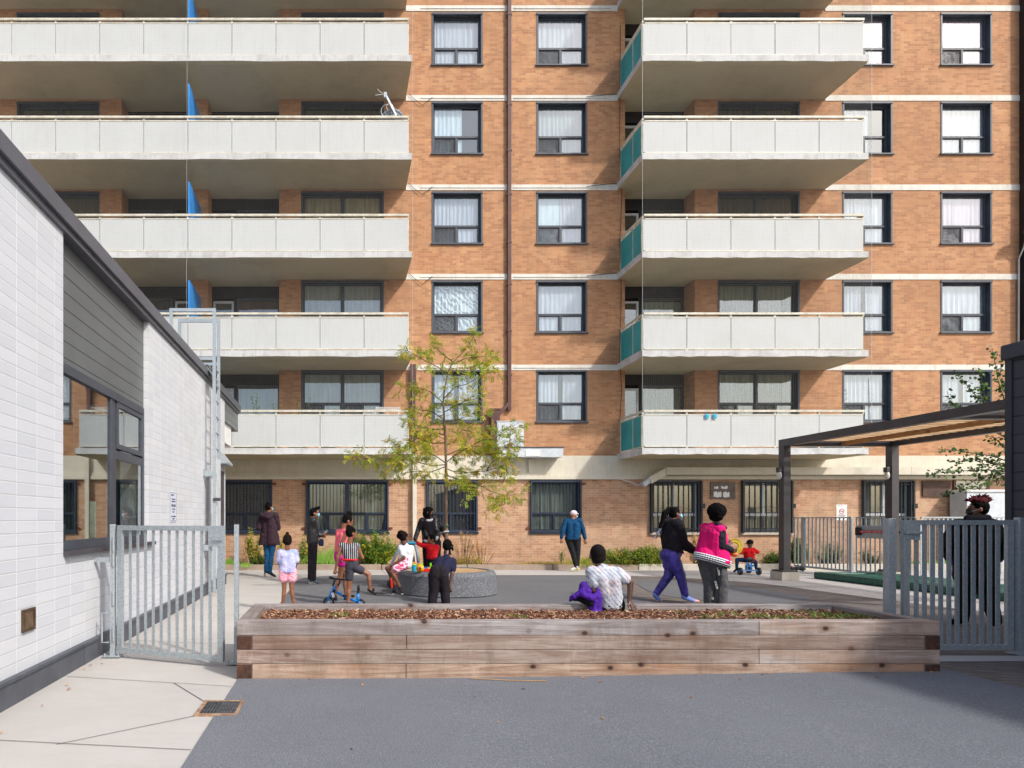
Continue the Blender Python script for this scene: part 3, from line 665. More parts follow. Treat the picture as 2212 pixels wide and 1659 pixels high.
m = MB(); m.box(fx(2052)-.1, fx(2160)-.3, 19.35, 19.9, .1, 2.20); m.build('body', M['greywhite'], t, bevel=.01); m = MB(); m.box(fx(2052)-.14, fx(2160)-.26, 19.31, 19.94, 2.2, 2.27); m.build('lid', M['white'], t, bevel=.02); m = MB(); m.box(18.35, 18.365, 19.34, 19.35, .3, 2.1); m.build('door_seam', M['trim'], t)
# electrical cabinet and long box on the facade
t = empty('electrical_cabinet', (5.0, 19.98, 3.52), 'pale grey two door cabinet on the brick wall beside the brown downpipe', 'cabinet')
m = MB(); m.box(4.60, 5.38, 19.72, 19.98, 3.53, 4.27); m.box(4.58, 5.40, 19.70, 19.98, 4.27, 4.29); m.build('body', M['greywhite'], t)
m = MB(); m.box(4.63, 4.985, 19.705, 19.719, 3.56, 4.24); m.build('door', M['greywhite'], t); m = MB(); m.box(4.995, 5.35, 19.705, 19.719, 3.56, 4.24); m.build('door', M['greywhite'], t)
m = MB(); m.box(4.955, 4.975, 19.69, 19.704, 3.88, 3.93); m.build('handle', M['trim'], t)
t = empty('wall_box', (5.55, 19.95, 3.2), 'long pale box with a white plate under the electrical cabinet', 'box')
m = MB(); m.box(4.63, 6.46, 19.50, 19.96, 3.22, 3.48); m.build('body', M['greywhite'], t); m = MB(); m.box(4.6, 6.48, 19.48, 19.96, 3.485, 3.51); m.build('lid', M['trim'], t)
m = MB(); m.box(X_(1135,19.5), X_(1166,19.5), 19.485, 19.499, Z_(985,19.5), Z_(972,19.5)); m.build('plate', M['white'], t)
# netting
def netthing(name, faces, label):
    for i, (mt, q) in enumerate(faces):
        m = MB(); m.face(q); o = m.build(name, M[mt]); tag(o, label[i], 'net')
n1 = empty('bird_net', (-4, 18.3, 5), 'fine bird net hung over the long left hand balconies', 'net')
m = MB(); m.face([(-10,18.30,3.3),(1.99,18.30,3.3),(1.99,18.30,17.5),(-10,18.30,17.5)]); m.build('front_net', M['netx'], n1)
n2 = empty('bird_net', (11, 18.3, 5), 'fine bird net hung over the short right hand balconies', 'net')
m = MB(); m.face([(8.2,18.30,3.3),(14.4,18.30,3.3),(14.4,18.30,17.5),(8.2,18.30,17.5)]); m.build('front_net', M['netx'], n2)
m = MB(); m.face([(14.4,18.30,5.9),(14.4,19.96,5.9),(14.4,19.96,17.5),(14.4,18.30,17.5)]); m.build('side_net', M['nety'], n2)
m = MB(); m.tube([(8.2,18.295,3.3),(8.2,18.295,17.5)], .003, 4); m.tube([(14.4,18.295,3.3),(14.4,18.295,17.5)], .003, 4); m.build('edge_rope', M['greywhite'], n2)
m = MB(); m.tube([(-4.13,18.29,5.8),(-4.10,18.29,17.5)], .003, 4); m.tube([(1.99,18.295,3.3),(1.99,18.295,17.5)], .003, 4); m.build('edge_rope', M['greywhite'], n1)
# satellite dish on the third left balcony rail
ds = empty('satellite_dish', (1.45, 18.75, BZ[3]), 'grey satellite dish facing up behind a left balcony rail', 'satellite dish')
m = MB(); c = Vector((1.46, 18.8, 12.40)); ax = Vector((-.16, .42, .85)).normalized(); a = ax.orthogonal().normalized(); b = ax.cross(a); rings = []
for i in range(7):
    r_ = .36*i/6+.001; h = .12*(i/6)**2; rings.append([tuple(c+ax*h+(a*math.cos(t*math.pi/12)+b*math.sin(t*math.pi/12))*r_) for t in range(24)])
for i in range(6):
    for t in range(24): m.face([rings[i][t], rings[i+1][t], rings[i+1][(t+1) % 24], rings[i][(t+1) % 24]])
o = m.build('dish', plain('dish_grey', (150,162,172), (126,138,150), 5, .4), ds, smooth=True); sm_ = o.modifiers.new('solid', 'SOLIDIFY'); sm_.thickness = .015
m = MB(); tip = at(833, 205, 18.45); m.bar(tuple(c+Vector((.1,-.3,.05))), tuple(tip), .04, .05); m.box(tip.x-.05, tip.x+.03, tip.y-.04, tip.y+.05, tip.z-.08, tip.z+.06); m.build('feed_arm', M['galv'], ds)
m = MB(); m.tube([tip, tip+Vector((-.12,0,.06)), tip+Vector((-.22,0,.16))], .008, 5); m.tube([tip, tip+Vector((-.14,0,.01)), tip+Vector((-.28,0,-.01))], .008, 5)
m.ring(at(842,231,18.6), (0,1,0), .09, .007, 20, 5); m.ring(at(838,240,18.6), (0,1,0), .19, .008, 24, 5); m.build('cable', M['white'], ds)
m = MB(); m.tube([(1.5,18.95,BZ[3]),(1.45,18.85,BZ[3]+1.0)], .03, 8); m.build('mast', M['galv'], ds)
# things kept on the balconies, seen in the gaps under and over the panels
stuffc = [((60,110,170),'blue'),((190,60,50),'red'),((210,170,60),'yellow'),((220,220,220),'white'),((90,150,110),'green'),((120,90,70),'brown')]
rr = random.Random(5)
for i, (x, k) in enumerate([(-.6,2),(-.1,2),(.5,2),(-7.0,2),(-6.5,2),(-5.4,1),(-2.2,1),(-.2,3),(1.1,3),(-1.2,0),(-.3,0),(.6,0),(9.6,2),(10.4,2),(12.9,3),(11.9,4),(13.2,0),(12.0,1)]):
    cc, cn = stuffc[i % 6]; z = BZ[k]; m = MB(); w_, d_, h_ = rr.uniform(.25,.42), .3, rr.uniform(.22,.4); y = 18.75+rr.uniform(0,.4)
    t = empty('storage_box', (x, y, z), '%s plastic box on the %s %s balcony floor, %s' % (cn, ['first','second','third','fourth','fifth'][k], 'left' if x < 4 else 'right', ['near its left end','near its middle','near its right end'][min(2, int(((x+10.2)/12.2 if x < 4 else (x-8.2)/6.2)*3))]), 'box', 'boxes kept on the balconies')
    m.box(x-w_/2, x+w_/2, y-d_/2, y+d_/2, z+.001, z+h_); m.build('body', plain('box_plastic_%s' % cn, cc, None, 3, .5), t, bevel=.02)
    m = MB(); m.box(x-w_/2-.015, x+w_/2+.015, y-d_/2-.015, y+d_/2+.015, z+h_, z+h_+.035); m.build('lid', M['greywhite'], t, bevel=.01)

# drying rack, pots and pegs on the lowest balconies
t = empty('drying_rack', (1.35, 18.9, BZ[0]), 'white wire drying rack standing on the lowest left balcony', 'rack')
m = MB(); z = BZ[0]
for x in (1.02, 1.35, 1.68): m.tube([(x,18.75,z),(x,18.75,z+1.16),(x+.02,18.95,z+1.18),(x,19.15,z+1.16),(x,19.15,z)], .008, 6)
for y in (18.75, 18.88, 19.02, 19.15): m.tube([(1.02,y,z+1.165),(1.68,y,z+1.165)], .007, 6)
m.build('wire_frame', M['white'], t)
for x, s_, lb in ((-2.35, 1, 'tall thin potted plant by the pier on the lowest left balcony'), (-1.75, .8, 'short potted plant beside the tall one on the lowest left balcony'), (-1.0, .9, 'potted plant under the wide window of the lowest left balcony')):
    t = empty('potted_plant', (x, 18.8, BZ[0]), lb, 'plant'); m = MB(); m.tube([(x,18.8,BZ[0]),(x,18.8,BZ[0]+.28)], [.11,.15], 16); m.build('pot', plain('yellow_pot', (206,186,60), None, 3, .5), t)
    m = MB(); r_ = random.Random(int(x*10)+50)
    for i in range(5):
        a = Vector((x, 18.8, BZ[0]+.26)); b = a+Vector((r_.uniform(-.2,.2), r_.uniform(-.1,.1), s_*r_.uniform(.9,1.35))); m.mat(0).tube([a, a.lerp(b,.5)+Vector((.02,0,0)), b], .005, 4); m.mat(1)
        for k in range(16):
            q = a.lerp(b, .35+.65*k/16); d = Vector((r_.uniform(-1,1), r_.uniform(-1,1), r_.uniform(-.4,.5))).normalized()*.09; n_ = d.cross(Vector((0,0,1))).normalized()*.022; m.face([q, q+d*.5+n_, q+d, q+d*.5-n_])
    m.build('stems_and_leaves', [plain('pot_stem', (90,110,50)), plain('pot_leaf', (110,150,56), (80,120,44), 6)], t)
for i, u in enumerate((1527, 1544)):
    x = X_(u, 18.4); m = MB(); m.box(x-.05, x+.05, 18.385, 18.398, BZ[0]+.80, BZ[0]+.93); m.box(x-.03, x+.03, 18.37, 18.384, BZ[0]+.84, BZ[0]+.90)
    tag(m.build('towel_clip', plain('turquoise', (50,190,226), None, 3, .5), origin=(x,18.39,BZ[0]+.86)), '%s turquoise clip on the front of the lowest right balcony' % ('left' if i == 0 else 'right'), 'clip', 'clips on the balcony panel')
# ------------------------------------------------------------------ white block building on the left
LB = empty('block_building', (-2.52, 6, 0), 'low white block building with charcoal siding and a large corner window', 'building')
WX = -2.52
m = MB()
def wbox(y0, y1, z0, z1): m.box(-2.9, WX, y0, y1, z0, z1)
wbox(-4, 6.18, .19, 4.06); wbox(6.18, 8.96, .19, 1.09); wbox(8.96, 14.9, .19, 4.06)
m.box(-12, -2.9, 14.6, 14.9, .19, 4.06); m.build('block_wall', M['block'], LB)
m = MB(); m.box(-2.88, WX-.07, 6.18, 8.96, 2.88, 4.06); m.build('siding_panel', M['siding'], LB)
m = MB(); m.box(-2.7, WX+.035, -4, 14.92, -.05, .19); m.box(-2.7, WX+.055, -4, 14.93, .19, .215); 
for y in (4.2, 6.6, 9.0, 11.4): m.box(WX+.035, WX+.04, y, y+.012, -.05, .19)
m.build('base_flashing', M['flash'], LB)
m = MB(); m.box(-12, WX+.07, -4, 16.9, 4.10, 4.25); m.box(-12, WX+.035, -4, 16.88, 4.04, 4.10); m.build('parapet_cap', M['cap'], LB, bevel=.006)
m = MB(); m.box(-12, -2.9, -4, 14.6, 3.9, 4.04); m.build('roof', M['trim'], LB)
m = MB(); m.box(-5, WX, 14.9, 16.86, 3.60, 4.04); m.build('canopy', M['siding'], LB); m = MB(); m.box(-5, WX-.05, 14.9, 16.1, 3.15, 3.60); m.build('canopy_soffit', M['white'], LB)
# window
m = MB(); y0, y1, z0, z1, xg = 6.18, 8.96, 1.13, 2.88, WX-.10
m.box(xg, xg+.04, y0, y0+.04, z0, z1); m.box(xg, xg+.04, y1-.08, y1, z0, z1); m.box(xg, xg+.06, y0+.04, y1-.09, z1-.09, z1); m.box(xg, xg+.06, y0+.04, y1-.09, z0, z0+.09)
m.box(xg-.01, xg+.045, 7.62, 7.72, z0+.09, z1-.09); m.box(xg, xg+.035, 7.72, 7.84, z0+.09, z1-.09); m.box(xg, xg+.035, 7.84, y1-.09, 2.12, 2.22)
m.box(xg+.005, xg+.05, 7.84, 7.90, 2.24, z1-.09); m.box(xg+.005, xg+.05, y1-.15, y1-.09, 2.24, z1-.09); m.box(xg+.005, xg+.05, 7.9, y1-.15, z1-.15, z1-.09); m.box(xg+.005, xg+.05, 7.9, y1-.15, 2.24, 2.30)
w = m.build('window', M['frame'], LB)
m = MB(); m.box(xg+.022, xg+.028, y0+.04, 7.60, z0+.09, z1-.09); m.box(xg+.022, xg+.028, 7.84, y1-.09, z0+.09, 2.12); m.box(xg+.022, xg+.028, 7.9, y1-.15, 2.30, z1-.15); m.build('pane', M['glass_dark'], w)
m = MB(); m.box(WX-.10, WX+.06, y0+.002, y1+.14, z0-.045, z0-.002); m.build('sill', M['trim'], w)
m = MB(); m.face([(-5.5,5.5,3.0),(-5.5,10.5,3.0),(-5.5,10.5,.6),(-5.5,5.5,.6)]); m.face([(-5.5,10.5,.6),(-5.5,10.5,3.0),(-2.9,10.5,3.0),(-2.9,10.5,.6)]); m.face([(-5.5,5.5,.6),(-2.9,5.5,.6),(-2.9,5.5,3),(-5.5,5.5,3)])
m.face([(-5.5,5.5,.6),(-5.5,10.5,.6),(-2.9,10.5,.6),(-2.9,5.5,.6)]); m.build('room_beyond', plain('teal_room', (96,156,140), (70,124,112), 1, .8), LB)
m = MB(); m.box(-2.72, -2.715, 7.38, 7.56, 1.22, 1.62); m.build('paper_tag', plain('pale_green_paper', (176,226,204), None, 4, .8), LB)
# door and hood near the far end
m = MB(); m.box(WX+.002, WX+.03, 13.95, 14.66, .22, 2.45); d = m.build('door', plain('dark_door', (78,74,80), (66,62,68), 2, .5), LB); m = MB(); m.box(WX+.002, WX+.04, 13.86, 13.95, .22, 2.5); m.box(WX+.002, WX+.04, 14.66, 14.75, .22, 2.5); m.build('door_frame', M['greywhite'], d); m = MB(); m.tube([(WX+.03,14.05,1.15),(WX+.08,14.05,1.15),(WX+.08,14.16,1.15)], .012, 6); m.build('handle', M['trim'], d)
m = MB(); m.face([(WX,14.0,2.86),(WX,14.8,2.86),(WX+.19,14.8,2.62),(WX+.19,14.0,2.62)]); m.face([(WX,14.8,2.58),(WX+.19,14.8,2.58),(WX+.19,14.8,2.62),(WX,14.8,2.86)]); m.face([(WX,14.0,2.58),(WX,14.0,2.86),(WX+.19,14.0,2.62),(WX+.19,14.0,2.58)]); m.face([(WX+.19,14.0,2.58),(WX+.19,14.0,2.62),(WX+.19,14.8,2.62),(WX+.19,14.8,2.58)]); m.face([(WX,14.0,2.58),(WX+.19,14.0,2.58),(WX+.19,14.8,2.58),(WX,14.8,2.58)]); m.build('door_hood', M['galv'], LB)
# power outlet
t = empty('wall_hatch', (WX, 5.47, .6), 'small bronze hatch set low in the white block wall', 'hatch')
m = MB(); m.box(WX+.001, WX+.02, 5.36, 5.385, .52, .70); m.box(WX+.001, WX+.02, 5.555, 5.58, .52, .70); m.box(WX+.001, WX+.02, 5.385, 5.555, .52, .54); m.box(WX+.001, WX+.02, 5.385, 5.555, .68, .70); m.build('frame', plain('bronze', (112,92,70), (84,66,50), 10, .45, .6), t)
m = MB(); m.box(WX+.001, WX+.012, 5.386, 5.554, .541, .679); m.box(WX+.012, WX+.016, 5.41, 5.53, .565, .655); m.build('lid', plain('bronze_lid', (138,116,90), (108,88,66), 12, .5, .5), t)
# text helper
TEXTS = []
def text(name, body, size, loc, rot, mat, parent, align='CENTER', sx=1.0):
    c = bpy.data.curves.new(name, 'FONT'); c.body = body; c.size = size; c.align_x = align; c.extrude = .0008; c.resolution_u = 2; c.space_line = .95
    o = bpy.data.objects.new(name, c); COL.objects.link(o); o.data.materials.append(mat); o.scale = (sx, 1, 1)
    o.rotation_euler = rot; o.parent = parent; o.location = Vector(loc)-wloc(parent); TEXTS.append(o); return o
M['ink'] = plain('dark_blue_ink', (34,44,66), None, 5, .6); M['red'] = plain('sign_red', (206,40,44), None, 5, .5); M['inkw'] = plain('white_ink', (240,240,240), None, 5, .5)
t = empty('rules_sign', (WX, 10.25, 1.62), 'narrow white notice about children on the white block wall', 'sign')
m = MB(); m.box(WX+.004, WX+.010, 10.06, 10.44, 1.38, 1.84); m.build('plate', plain('sign_white', (216,222,236), (208,214,228), 4, .4), t, bevel=.002)
m = MB()
for a, b, c, d in ((10.075,10.425,1.395,1.402),(10.075,10.425,1.818,1.825),(10.075,10.082,1.402,1.818),(10.418,10.425,1.402,1.818)): m.box(WX+.010, WX+.0112, a, b, c, d)
m.build('border', M['ink'], t)
rx = (R(90), 0, R(90))
for body, sz, z, y in (('TORONTO', .034, 1.775, 10.19), ('THIS PLAY AREA', .030, 1.715, 10.25), ('IS INTENDED FOR', .030, 1.68, 10.25), ('CHILDREN', .058, 1.61, 10.25), ('2.5 - 5 YEARS', .036, 1.562, 10.25), ('OF AGE', .036, 1.522, 10.25), ('ADULT SUPERVISION', .028, 1.455, 10.25), ('REQUIRED', .028, 1.42, 10.25)):
    text('lettering', body, sz, (WX+.0115, y, z), rx, M['ink'], t)

# ------------------------------------------------------------------ ladder
L = empty('roof_ladder', (-2.32, 12.8, 0), 'galvanised roof access ladder with high hand loops against the white block wall', 'ladder')
for y, zt_, xe in ((12.57, 5.34, -3.15), (13.02, 5.27, -3.10)):
    m = MB(); m.box(-2.35, -2.29, y-.015, y+.015, .06, zt_); m.box(xe, -2.35, y-.015, y+.015, zt_-.06, zt_); m.box(xe, xe+.06, y-.015, y+.015, 4.25, zt_-.06)
    m.box(xe+.03, -2.35, y-.014, y+.014, 4.38, 4.435); m.build('rail', M['galv'], L)
m = MB()
z = .35
while z < 4.3: m.tube([(-2.32, 12.58, z), (-2.32, 13.01, z)], .013, 8); z += .30
m.build('rungs', M['galv'], L)
for y in (12.57, 13.02):
    for z in (.9, 2.28):
        m = MB(); m.bar((-2.515, y, z), (-2.34, y, z-.02), .012, .10); m.box(-2.519, -2.505, y-.05, y+.05, z-.07, z+.07); m.build('wall_bracket', M['galv'], L)
m = MB(); m.box(-2.285, -2.275, 12.60, 13.0, .5, 2.55); m.build('anti_climb_panel', M['greywhite'], L)
m = MB(); m.box(-2.34, -2.26, 13.05, 13.08, 1.66, 1.84); m.box(-2.33, -2.2, 12.53, 12.55, 1.76, 1.82); m.build('lock', M['trim'], L)
m = MB(); m.box(-3.0, -2.45, 12.6, 13.0, 4.30, 4.32); m.bar((-2.5,12.8,4.31),(-2.32,12.8,4.05), .3, .02); m.build('step_plate', M['galv'], L)

# ------------------------------------------------------------------ gates and fences
def gate(name, a, b, z0, z1, n, label, hinge_at_a=True, post_b=True, bw=.028):
    a = Vector((*a, 0)); b = Vector((*b, 0)); d = (b-a).normalized(); g0 = gz(a.x, a.y)
    t = empty(name, (a.x, a.y, g0), label, 'gate'); L_ = (b-a).length
    M_ = Matrix.Translation(Vector((a.x, a.y, 0))) @ Matrix.Rotation(math.atan2(d.y, d.x), 4, 'Z')
    m = MB(); m.box(0, .06, -.02, .02, z0, z1, M_); m.box(L_-.06, L_, -.02, .02, z0, z1, M_); m.box(.06, L_-.06, -.02, .02, z0+.0, z0+.05, M_); m.box(.06, L_-.06, -.02, .02, z1-.05, z1-.002, M_); m.build('gate_frame', M['galv'], t)
    for i in range(1, n+1):
        x = .06+(L_-.12)*i/(n+1); m = MB(); m.box(x-bw/2, x+bw/2, -.006, .006, z0+.05, z1-.05, M_); m.build('bar', M['galv'], t)
    m = MB()
    for zz in (z0+.18, (z0+z1)/2-.1, (z0+z1)/2+.3, z1-.2):
        m.tube([M_ @ Vector((-.035 if hinge_at_a else L_+.035, -.03, zz-.07)), M_ @ Vector((-.035 if hinge_at_a else L_+.035, -.03, zz+.07))], .013, 8)
    m.build('hinges', M['galv'], t)
    m = MB(); x = L_-.16 if hinge_at_a else .02; m.box(x, x+.14, -.027, -.021, z1-.20, z1-.03, M_); m.box(x-.02 if not hinge_at_a else x+.06, x+.16, -.045, -.028, z1-.14, z1-.115, M_); m.build('latch', M['galv'], t)
    return t, M_, L_
def post(x, y, z0, z1, label, cat='post', w=.05, group=None, plate=True):
    g = gz(x, y); t = empty('gate_post', (x, y, g), label, cat, group)
    m = MB(); m.box(x-w/2, x+w/2, y-w/2, y+w/2, g+.01, z1); m.build('shaft', M['galv'], t, bevel=.003)
    if plate:
        m = MB(); m.box(x-.09, x+.09, y-.07, y+.07, g+.012, g+.024); 
        for sx in (-.07, .07): m.tube([(x+sx, y-.05, g+.02), (x+sx, y-.05, g+.05)], .008, 6)
        m.build('base_plate', M['galv'], t)
    return t
t, M_, L_ = gate('gate', (-2.27, 6.95), (-1.10, 6.46), .06, 1.36, 11, 'open barred galvanised gate hinged beside the white block building')
t = post(-2.33, 6.97, 0, 1.37, 'galvanised hinge post standing against the white block wall')
m = MB(); m.box(-2.52, -2.36, 6.95, 6.99, .98, 1.03); m.build('wall_bracket', M['galv'], t)
m = MB(); m.tube([(-2.36,6.93,.46),(-2.43,6.93,.46),(-2.43,6.93,.16),(-2.36,6.93,.16)], .01, 6); m.build('handle', M['galv'], t)
post(-1.005, 6.63, 0, 1.37, 'galvanised latch post at the left end of the timber planter', w=.045)
gate('gate', (5.64, 6.78), (6.74, 6.78), .115, 1.415, 11, 'closed galvanised gate of broad vertical bars beside the dark clad building', False, bw=.042)
post(5.53, 6.80, 0, 1.43, 'pale galvanised latch post between planter and right hand gate', w=.075, plate=False)
t = post(6.79, 6.75, 0, 1.44, 'galvanised hinge post of the right hand gate in front of the dark cladding', w=.065)
m = MB(); m.box(6.825, 6.9, 6.74, 6.78, 1.29, 1.34); m.build('rail', M['galv'], t)
def fence(a, b, z1, zb0, zb1, n, label, panelgate=False):
    a = Vector((*a, 0)); b = Vector((*b, 0)); d = (b-a).normalized(); L_ = (b-a).length; M_ = Matrix.Translation(a) @ Matrix.Rotation(math.atan2(d.y, d.x), 4, 'Z')
    t = empty('fence', tuple(a), label, 'fence')
    m = MB(); m.box(0, L_, -.02, .02, z1-.03, z1, M_); m.build('rail', M['galv'], t); m = MB(); m.bar(M_ @ Vector((0,0,zb0)), M_ @ Vector((L_,0,zb1)), .04, .05); m.build('rail', M['galv'], t)
    for i in range(n+1):
        x = L_*i/n; zz = zb0+(zb1-zb0)*i/n
        m = MB(); m.box(x-.018, x+.018, -.006, .006, zz+.02, z1-.03, M_); m.build('bar', M['galv'], t)
    return t, M_, L_
t, M_, L_ = fence((12.62,18.75), (13.03,17.2), 1.48, .14, .10, 15, 'left section of the rear galvanised fence near the slatted pergola')
for x in (.28, L_-.02): m = MB(); m.box(x-.03, x+.03, -.03, .03, .0, 1.49, M_); m.build('post', M['galv'], t)
t, M_, L_ = fence((13.06,17.08), (13.42,15.75), 1.48, .11, .08, 12, 'rear fence gate carrying a red alarmed push bar'); t['category'] = 'gate'; t.name = 'exit_gate'
m = MB(); m.box(0, L_, -.03, -.008, .95, 1.27, M_); m.build('kick_plate', M['galv'], t)
m = MB(); m.box(.03, .14, -.09, -.031, 1.02, 1.22, M_); m.box(L_-.10, L_, -.09, -.031, 1.07, 1.17, M_); m.box(.85, L_-.1, -.085, -.045, 1.09, 1.14, M_); m.build('push_bar_body', M['bars'], t)
m = MB(); m.box(.14, .85, -.092, -.04, 1.085, 1.145, M_); pb = m.build('push_bar', M['red'], t, bevel=.006)
o = text('lettering', 'PUSH TO OPEN - ALARM WILL SOUND', .036, M_ @ Vector((.49, -.094, 1.103)), (R(90), 0, math.atan2(-1.33, .36)), M['inkw'], t)
m = MB(); m.disc(M_ @ Vector((.35, -.02, .05)), (1,.2,0), .04, .03); m.build('caster', M['bars'], t)
fence((13.5,15.7), (16.2,15.7), 1.48, .10, .10, 26, 'rear galvanised fence panel seen through the right hand gate')
ns = empty('no_smoking_sign', (12.80, 18.45, 1.48), 'white no smoking sign standing above the rear fence', 'sign')
zb = 1.50; Y = 18.2; xa, xb = X_(1807, Y), X_(1829.5, Y); zt = Z_(1090, Y)
m = MB(); m.box(xa, xb, Y, Y+.006, 1.40, zt); m.build('plate', M['white'], ns)
cx = (xa+xb)/2; cz = Z_(1104.5, Y)
m = MB(); m.ring((cx, Y-.002, cz), (0,1,0), .062, .0075, 28, 5); m.bar((cx-.045, Y-.002, cz+.045), (cx+.045, Y-.002, cz-.045), .003, .011); m.build('prohibition_ring', M['red'], ns)
m = MB(); m.box(cx-.045, cx+.03, Y-.0015, Y-.0005, cz-.006, cz+.006); m.box(cx+.033, cx+.045, Y-.0015, Y-.0005, cz-.006, cz+.006); m.build('cigarette', M['ink'], ns)
text('lettering', 'TORONTO', .03, (cx-.04, Y-.001, zt-.045), (R(90),0,0), M['ink'], ns)
text('lettering', 'NO SMOKING\nWITHIN 9 METRES OF\nPLAYGROUND', .024, (cx, Y-.001, cz-.10), (R(90),0,0), M['ink'], ns)

# ------------------------------------------------------------------ dark shed and pergola
SH = empty('clad_building', (6.9, 7.0, 0), 'dark horizontally clad single storey building along the right edge', 'building')
m = MB(); m.box(6.9, 13, -8, 6.98, .22, 3.06); m.build('cladding', M['shed'], SH)
m = MB(); m.box(6.885, 6.93, 6.93, 7.0, .20, 3.06); m.build('corner_trim', plain('dark_corner_trim', (50,54,62), None, 3, .5), SH)
m = MB(); m.box(6.85, 13, -8, 7.02, 3.06, 3.22); m.build('roof_fascia', plain('dark_fascia', (60,64,74), None, 3, .5), SH, bevel=.02)
m = MB(); m.box(6.95, 13, -8, 6.95, -.02, .22); m.build('foundation', M['curb_c'], SH)
PG = empty('pergola', (11.7, 13, 0), 'dark steel pergola with cedar slats over the green covered sandbox', 'pergola')
zt = 3.29; x1, x2 = 10.35, 12.87
for x in (x1, x2):
    for y in (15.75, 9.2):
        g = MB(); g.box(x, x+.16, y, y+.19, .24, zt-.16); g.box(x-.10, x+.26, y-.10, y+.29, .20, .24); p = g.build('post', M['trim'], PG)
        g = MB(); g.box(x-.12, x+.28, y-.12, y+.31, -.02, .20); g.build('concrete_pad', M['curb_c'], p)
for x in (x1, x2): g = MB(); g.box(x, x+.16, 8.9, 15.94, zt-.16, zt); g.build('beam', M['trim'], PG)
for y in (15.78, 11.5, 9.0): g = MB(); g.box(x1+.16, x2, y, y+.15, zt-.158, zt-.01); g.build('cross_beam', M['trim'], PG)
y = 9.24; k = 0
while y < 15.75:
    if not (11.40 < y < 11.74): g = MB(); g.box(x1+.161, x2-.001, y-.045, y+.045, zt-.055, zt-.017); g.build('slat', M['cedar'], PG); k += 1
    y += .195
for ya, yb in ((9.152, 11.498), (11.652, 15.778)): g = MB(); g.box(11.70, 11.74, ya, yb, zt-.155, zt-.056); g.build('joist', M['cedar_y'], PG)
for x in (x1, x2):
    g = MB(); g.box(x-.10, x-.001, 15.78, 15.89, 2.52, 2.64); l = g.build('wall_light', M['trim'], PG, bevel=.01)
    g = MB(); g.ell((x-.055, 15.83, 2.45), (.055, .065, .10)); g.build('diffuser', plain('frosted_lens', (226,220,208), None, 3, .3), l, smooth=True)
# sandbox under a green cover
SB = empty('sandbox', (12.1, 13.5, 0), 'low sandbox wrapped in a dark green vinyl cover under the pergola', 'sandbox')
m = MB(); m.box(11.42, 11.62, 10.6, 16.3, .0, .16); m.box(12.85, 13.0, 10.6, 16.3, .0, .15); m.box(11.62, 12.85, 16.12, 16.3, 0, .15); m.box(11.62, 12.85, 10.6, 10.75, 0, .15); m.build('padded_edge', M['tarp'], SB, bevel=.03)
me = MB(); nx, ny = 14, 44; pts = {}
for i in range(nx+1):
    for j_ in range(ny+1):
        x = 11.58+1.3*i/nx; y = 10.7+5.45*j_/ny; n_ = noise.noise(Vector((x*1.6, y*.9, 3)))+.5*noise.noise(Vector((x*4, y*3, 7)))
        edge = min(i, nx-i)/nx*2; pts[i, j_] = (x, y, .165-.05*min(1, edge*2)+.055*n_*min(1, edge*3))
for i in range(nx):
    for j_ in range(ny): me.face([pts[i,j_], pts[i+1,j_], pts[i+1,j_+1], pts[i,j_+1]])
me.build('cover', M['tarp'], SB, smooth=True)
# pink and dark bundle by the fence
m = MB(); rr = random.Random(3)
for i in range(5): m.ell((12.25+rr.uniform(-.16,.12), 18.55+rr.uniform(-.05,.05), .06+rr.uniform(0,.05)), (rr.uniform(.05,.1), .06, rr.uniform(.035,.07)), nu=8, nv=6)
tag(m.build('toy_bundle', M['pink'], smooth=True, origin=(12.2,18.55,0)), 'small pink bundle lying by the kerb at the rear fence', 'bundle')
m = MB()
for i in range(4): m.ell((12.52+rr.uniform(-.16,.16), 18.5, .05+rr.uniform(0,.04)), (.11, .07, .05), nu=8, nv=6)
tag(m.build('dark_bag', M['bars'], smooth=True, origin=(12.5,18.5,0)), 'limp dark bag on the ground by the rear fence', 'bag')

# ------------------------------------------------------------------ timber planter
PL = empty('timber_planter', (2.2, 6.6, 0), 'long raised planter of weathered grey brown timbers in the foreground', 'planter')
X0, X1, Y0, Y1 = -.91, 5.33, 6.0, 7.27; T = .135; rows = [(.517-.127*i, .517-.127*(i+1)+.003) for i in range(4)]; jn = [(1640,), (878,), (1640,), (877,)]; mi = 0
for i, (zt_, zb_) in enumerate(rows):
    zb_ = -.08 if i == 3 else zb_
    full = i in (0, 2)
    for yy, fr in ((Y0, True), (Y1-T, False)):
        a, b = (X0, X1) if full else (X0+T+.002, X1-T-.002)
        js = [X_(u, Y0)+(0 if fr else -.6) for u in jn[i]]
        cut = [a]+js+[b]
        if fr and i == 1: cut = [a, js[0], b]
        for p, q in zip(cut, cut[1:]):
            m = MB(); m.box(p+.002, q-.002, yy, yy+T, zb_, zt_); mm = M['timber'][[0,1,1,3][i] if q-p < 4 or i != 3 else 3] if fr else M['timber'][0]
            if fr and i == 0: mm = M['timber'][0 if p < 2 else 2]
            if fr and i == 2: mm = M['timber'][1 if p < 2 else 2]
            o = m.build('timber', mm, PL, bevel=.005); o.data.transform(Matrix.Translation((0,0,0)))
    for xx in (X0, X1-T):
        ya, yb = (Y0+T+.002, Y1-T-.002) if full else (Y0-.001, Y1)
        m = MB(); m.box(xx+.001, xx+T-.001, ya, yb, zb_, zt_-.001); m.m = [0,0,1,0,1,0]; m.build('timber', [M['timber_y'], M['endgrain']], PL, bevel=.004)
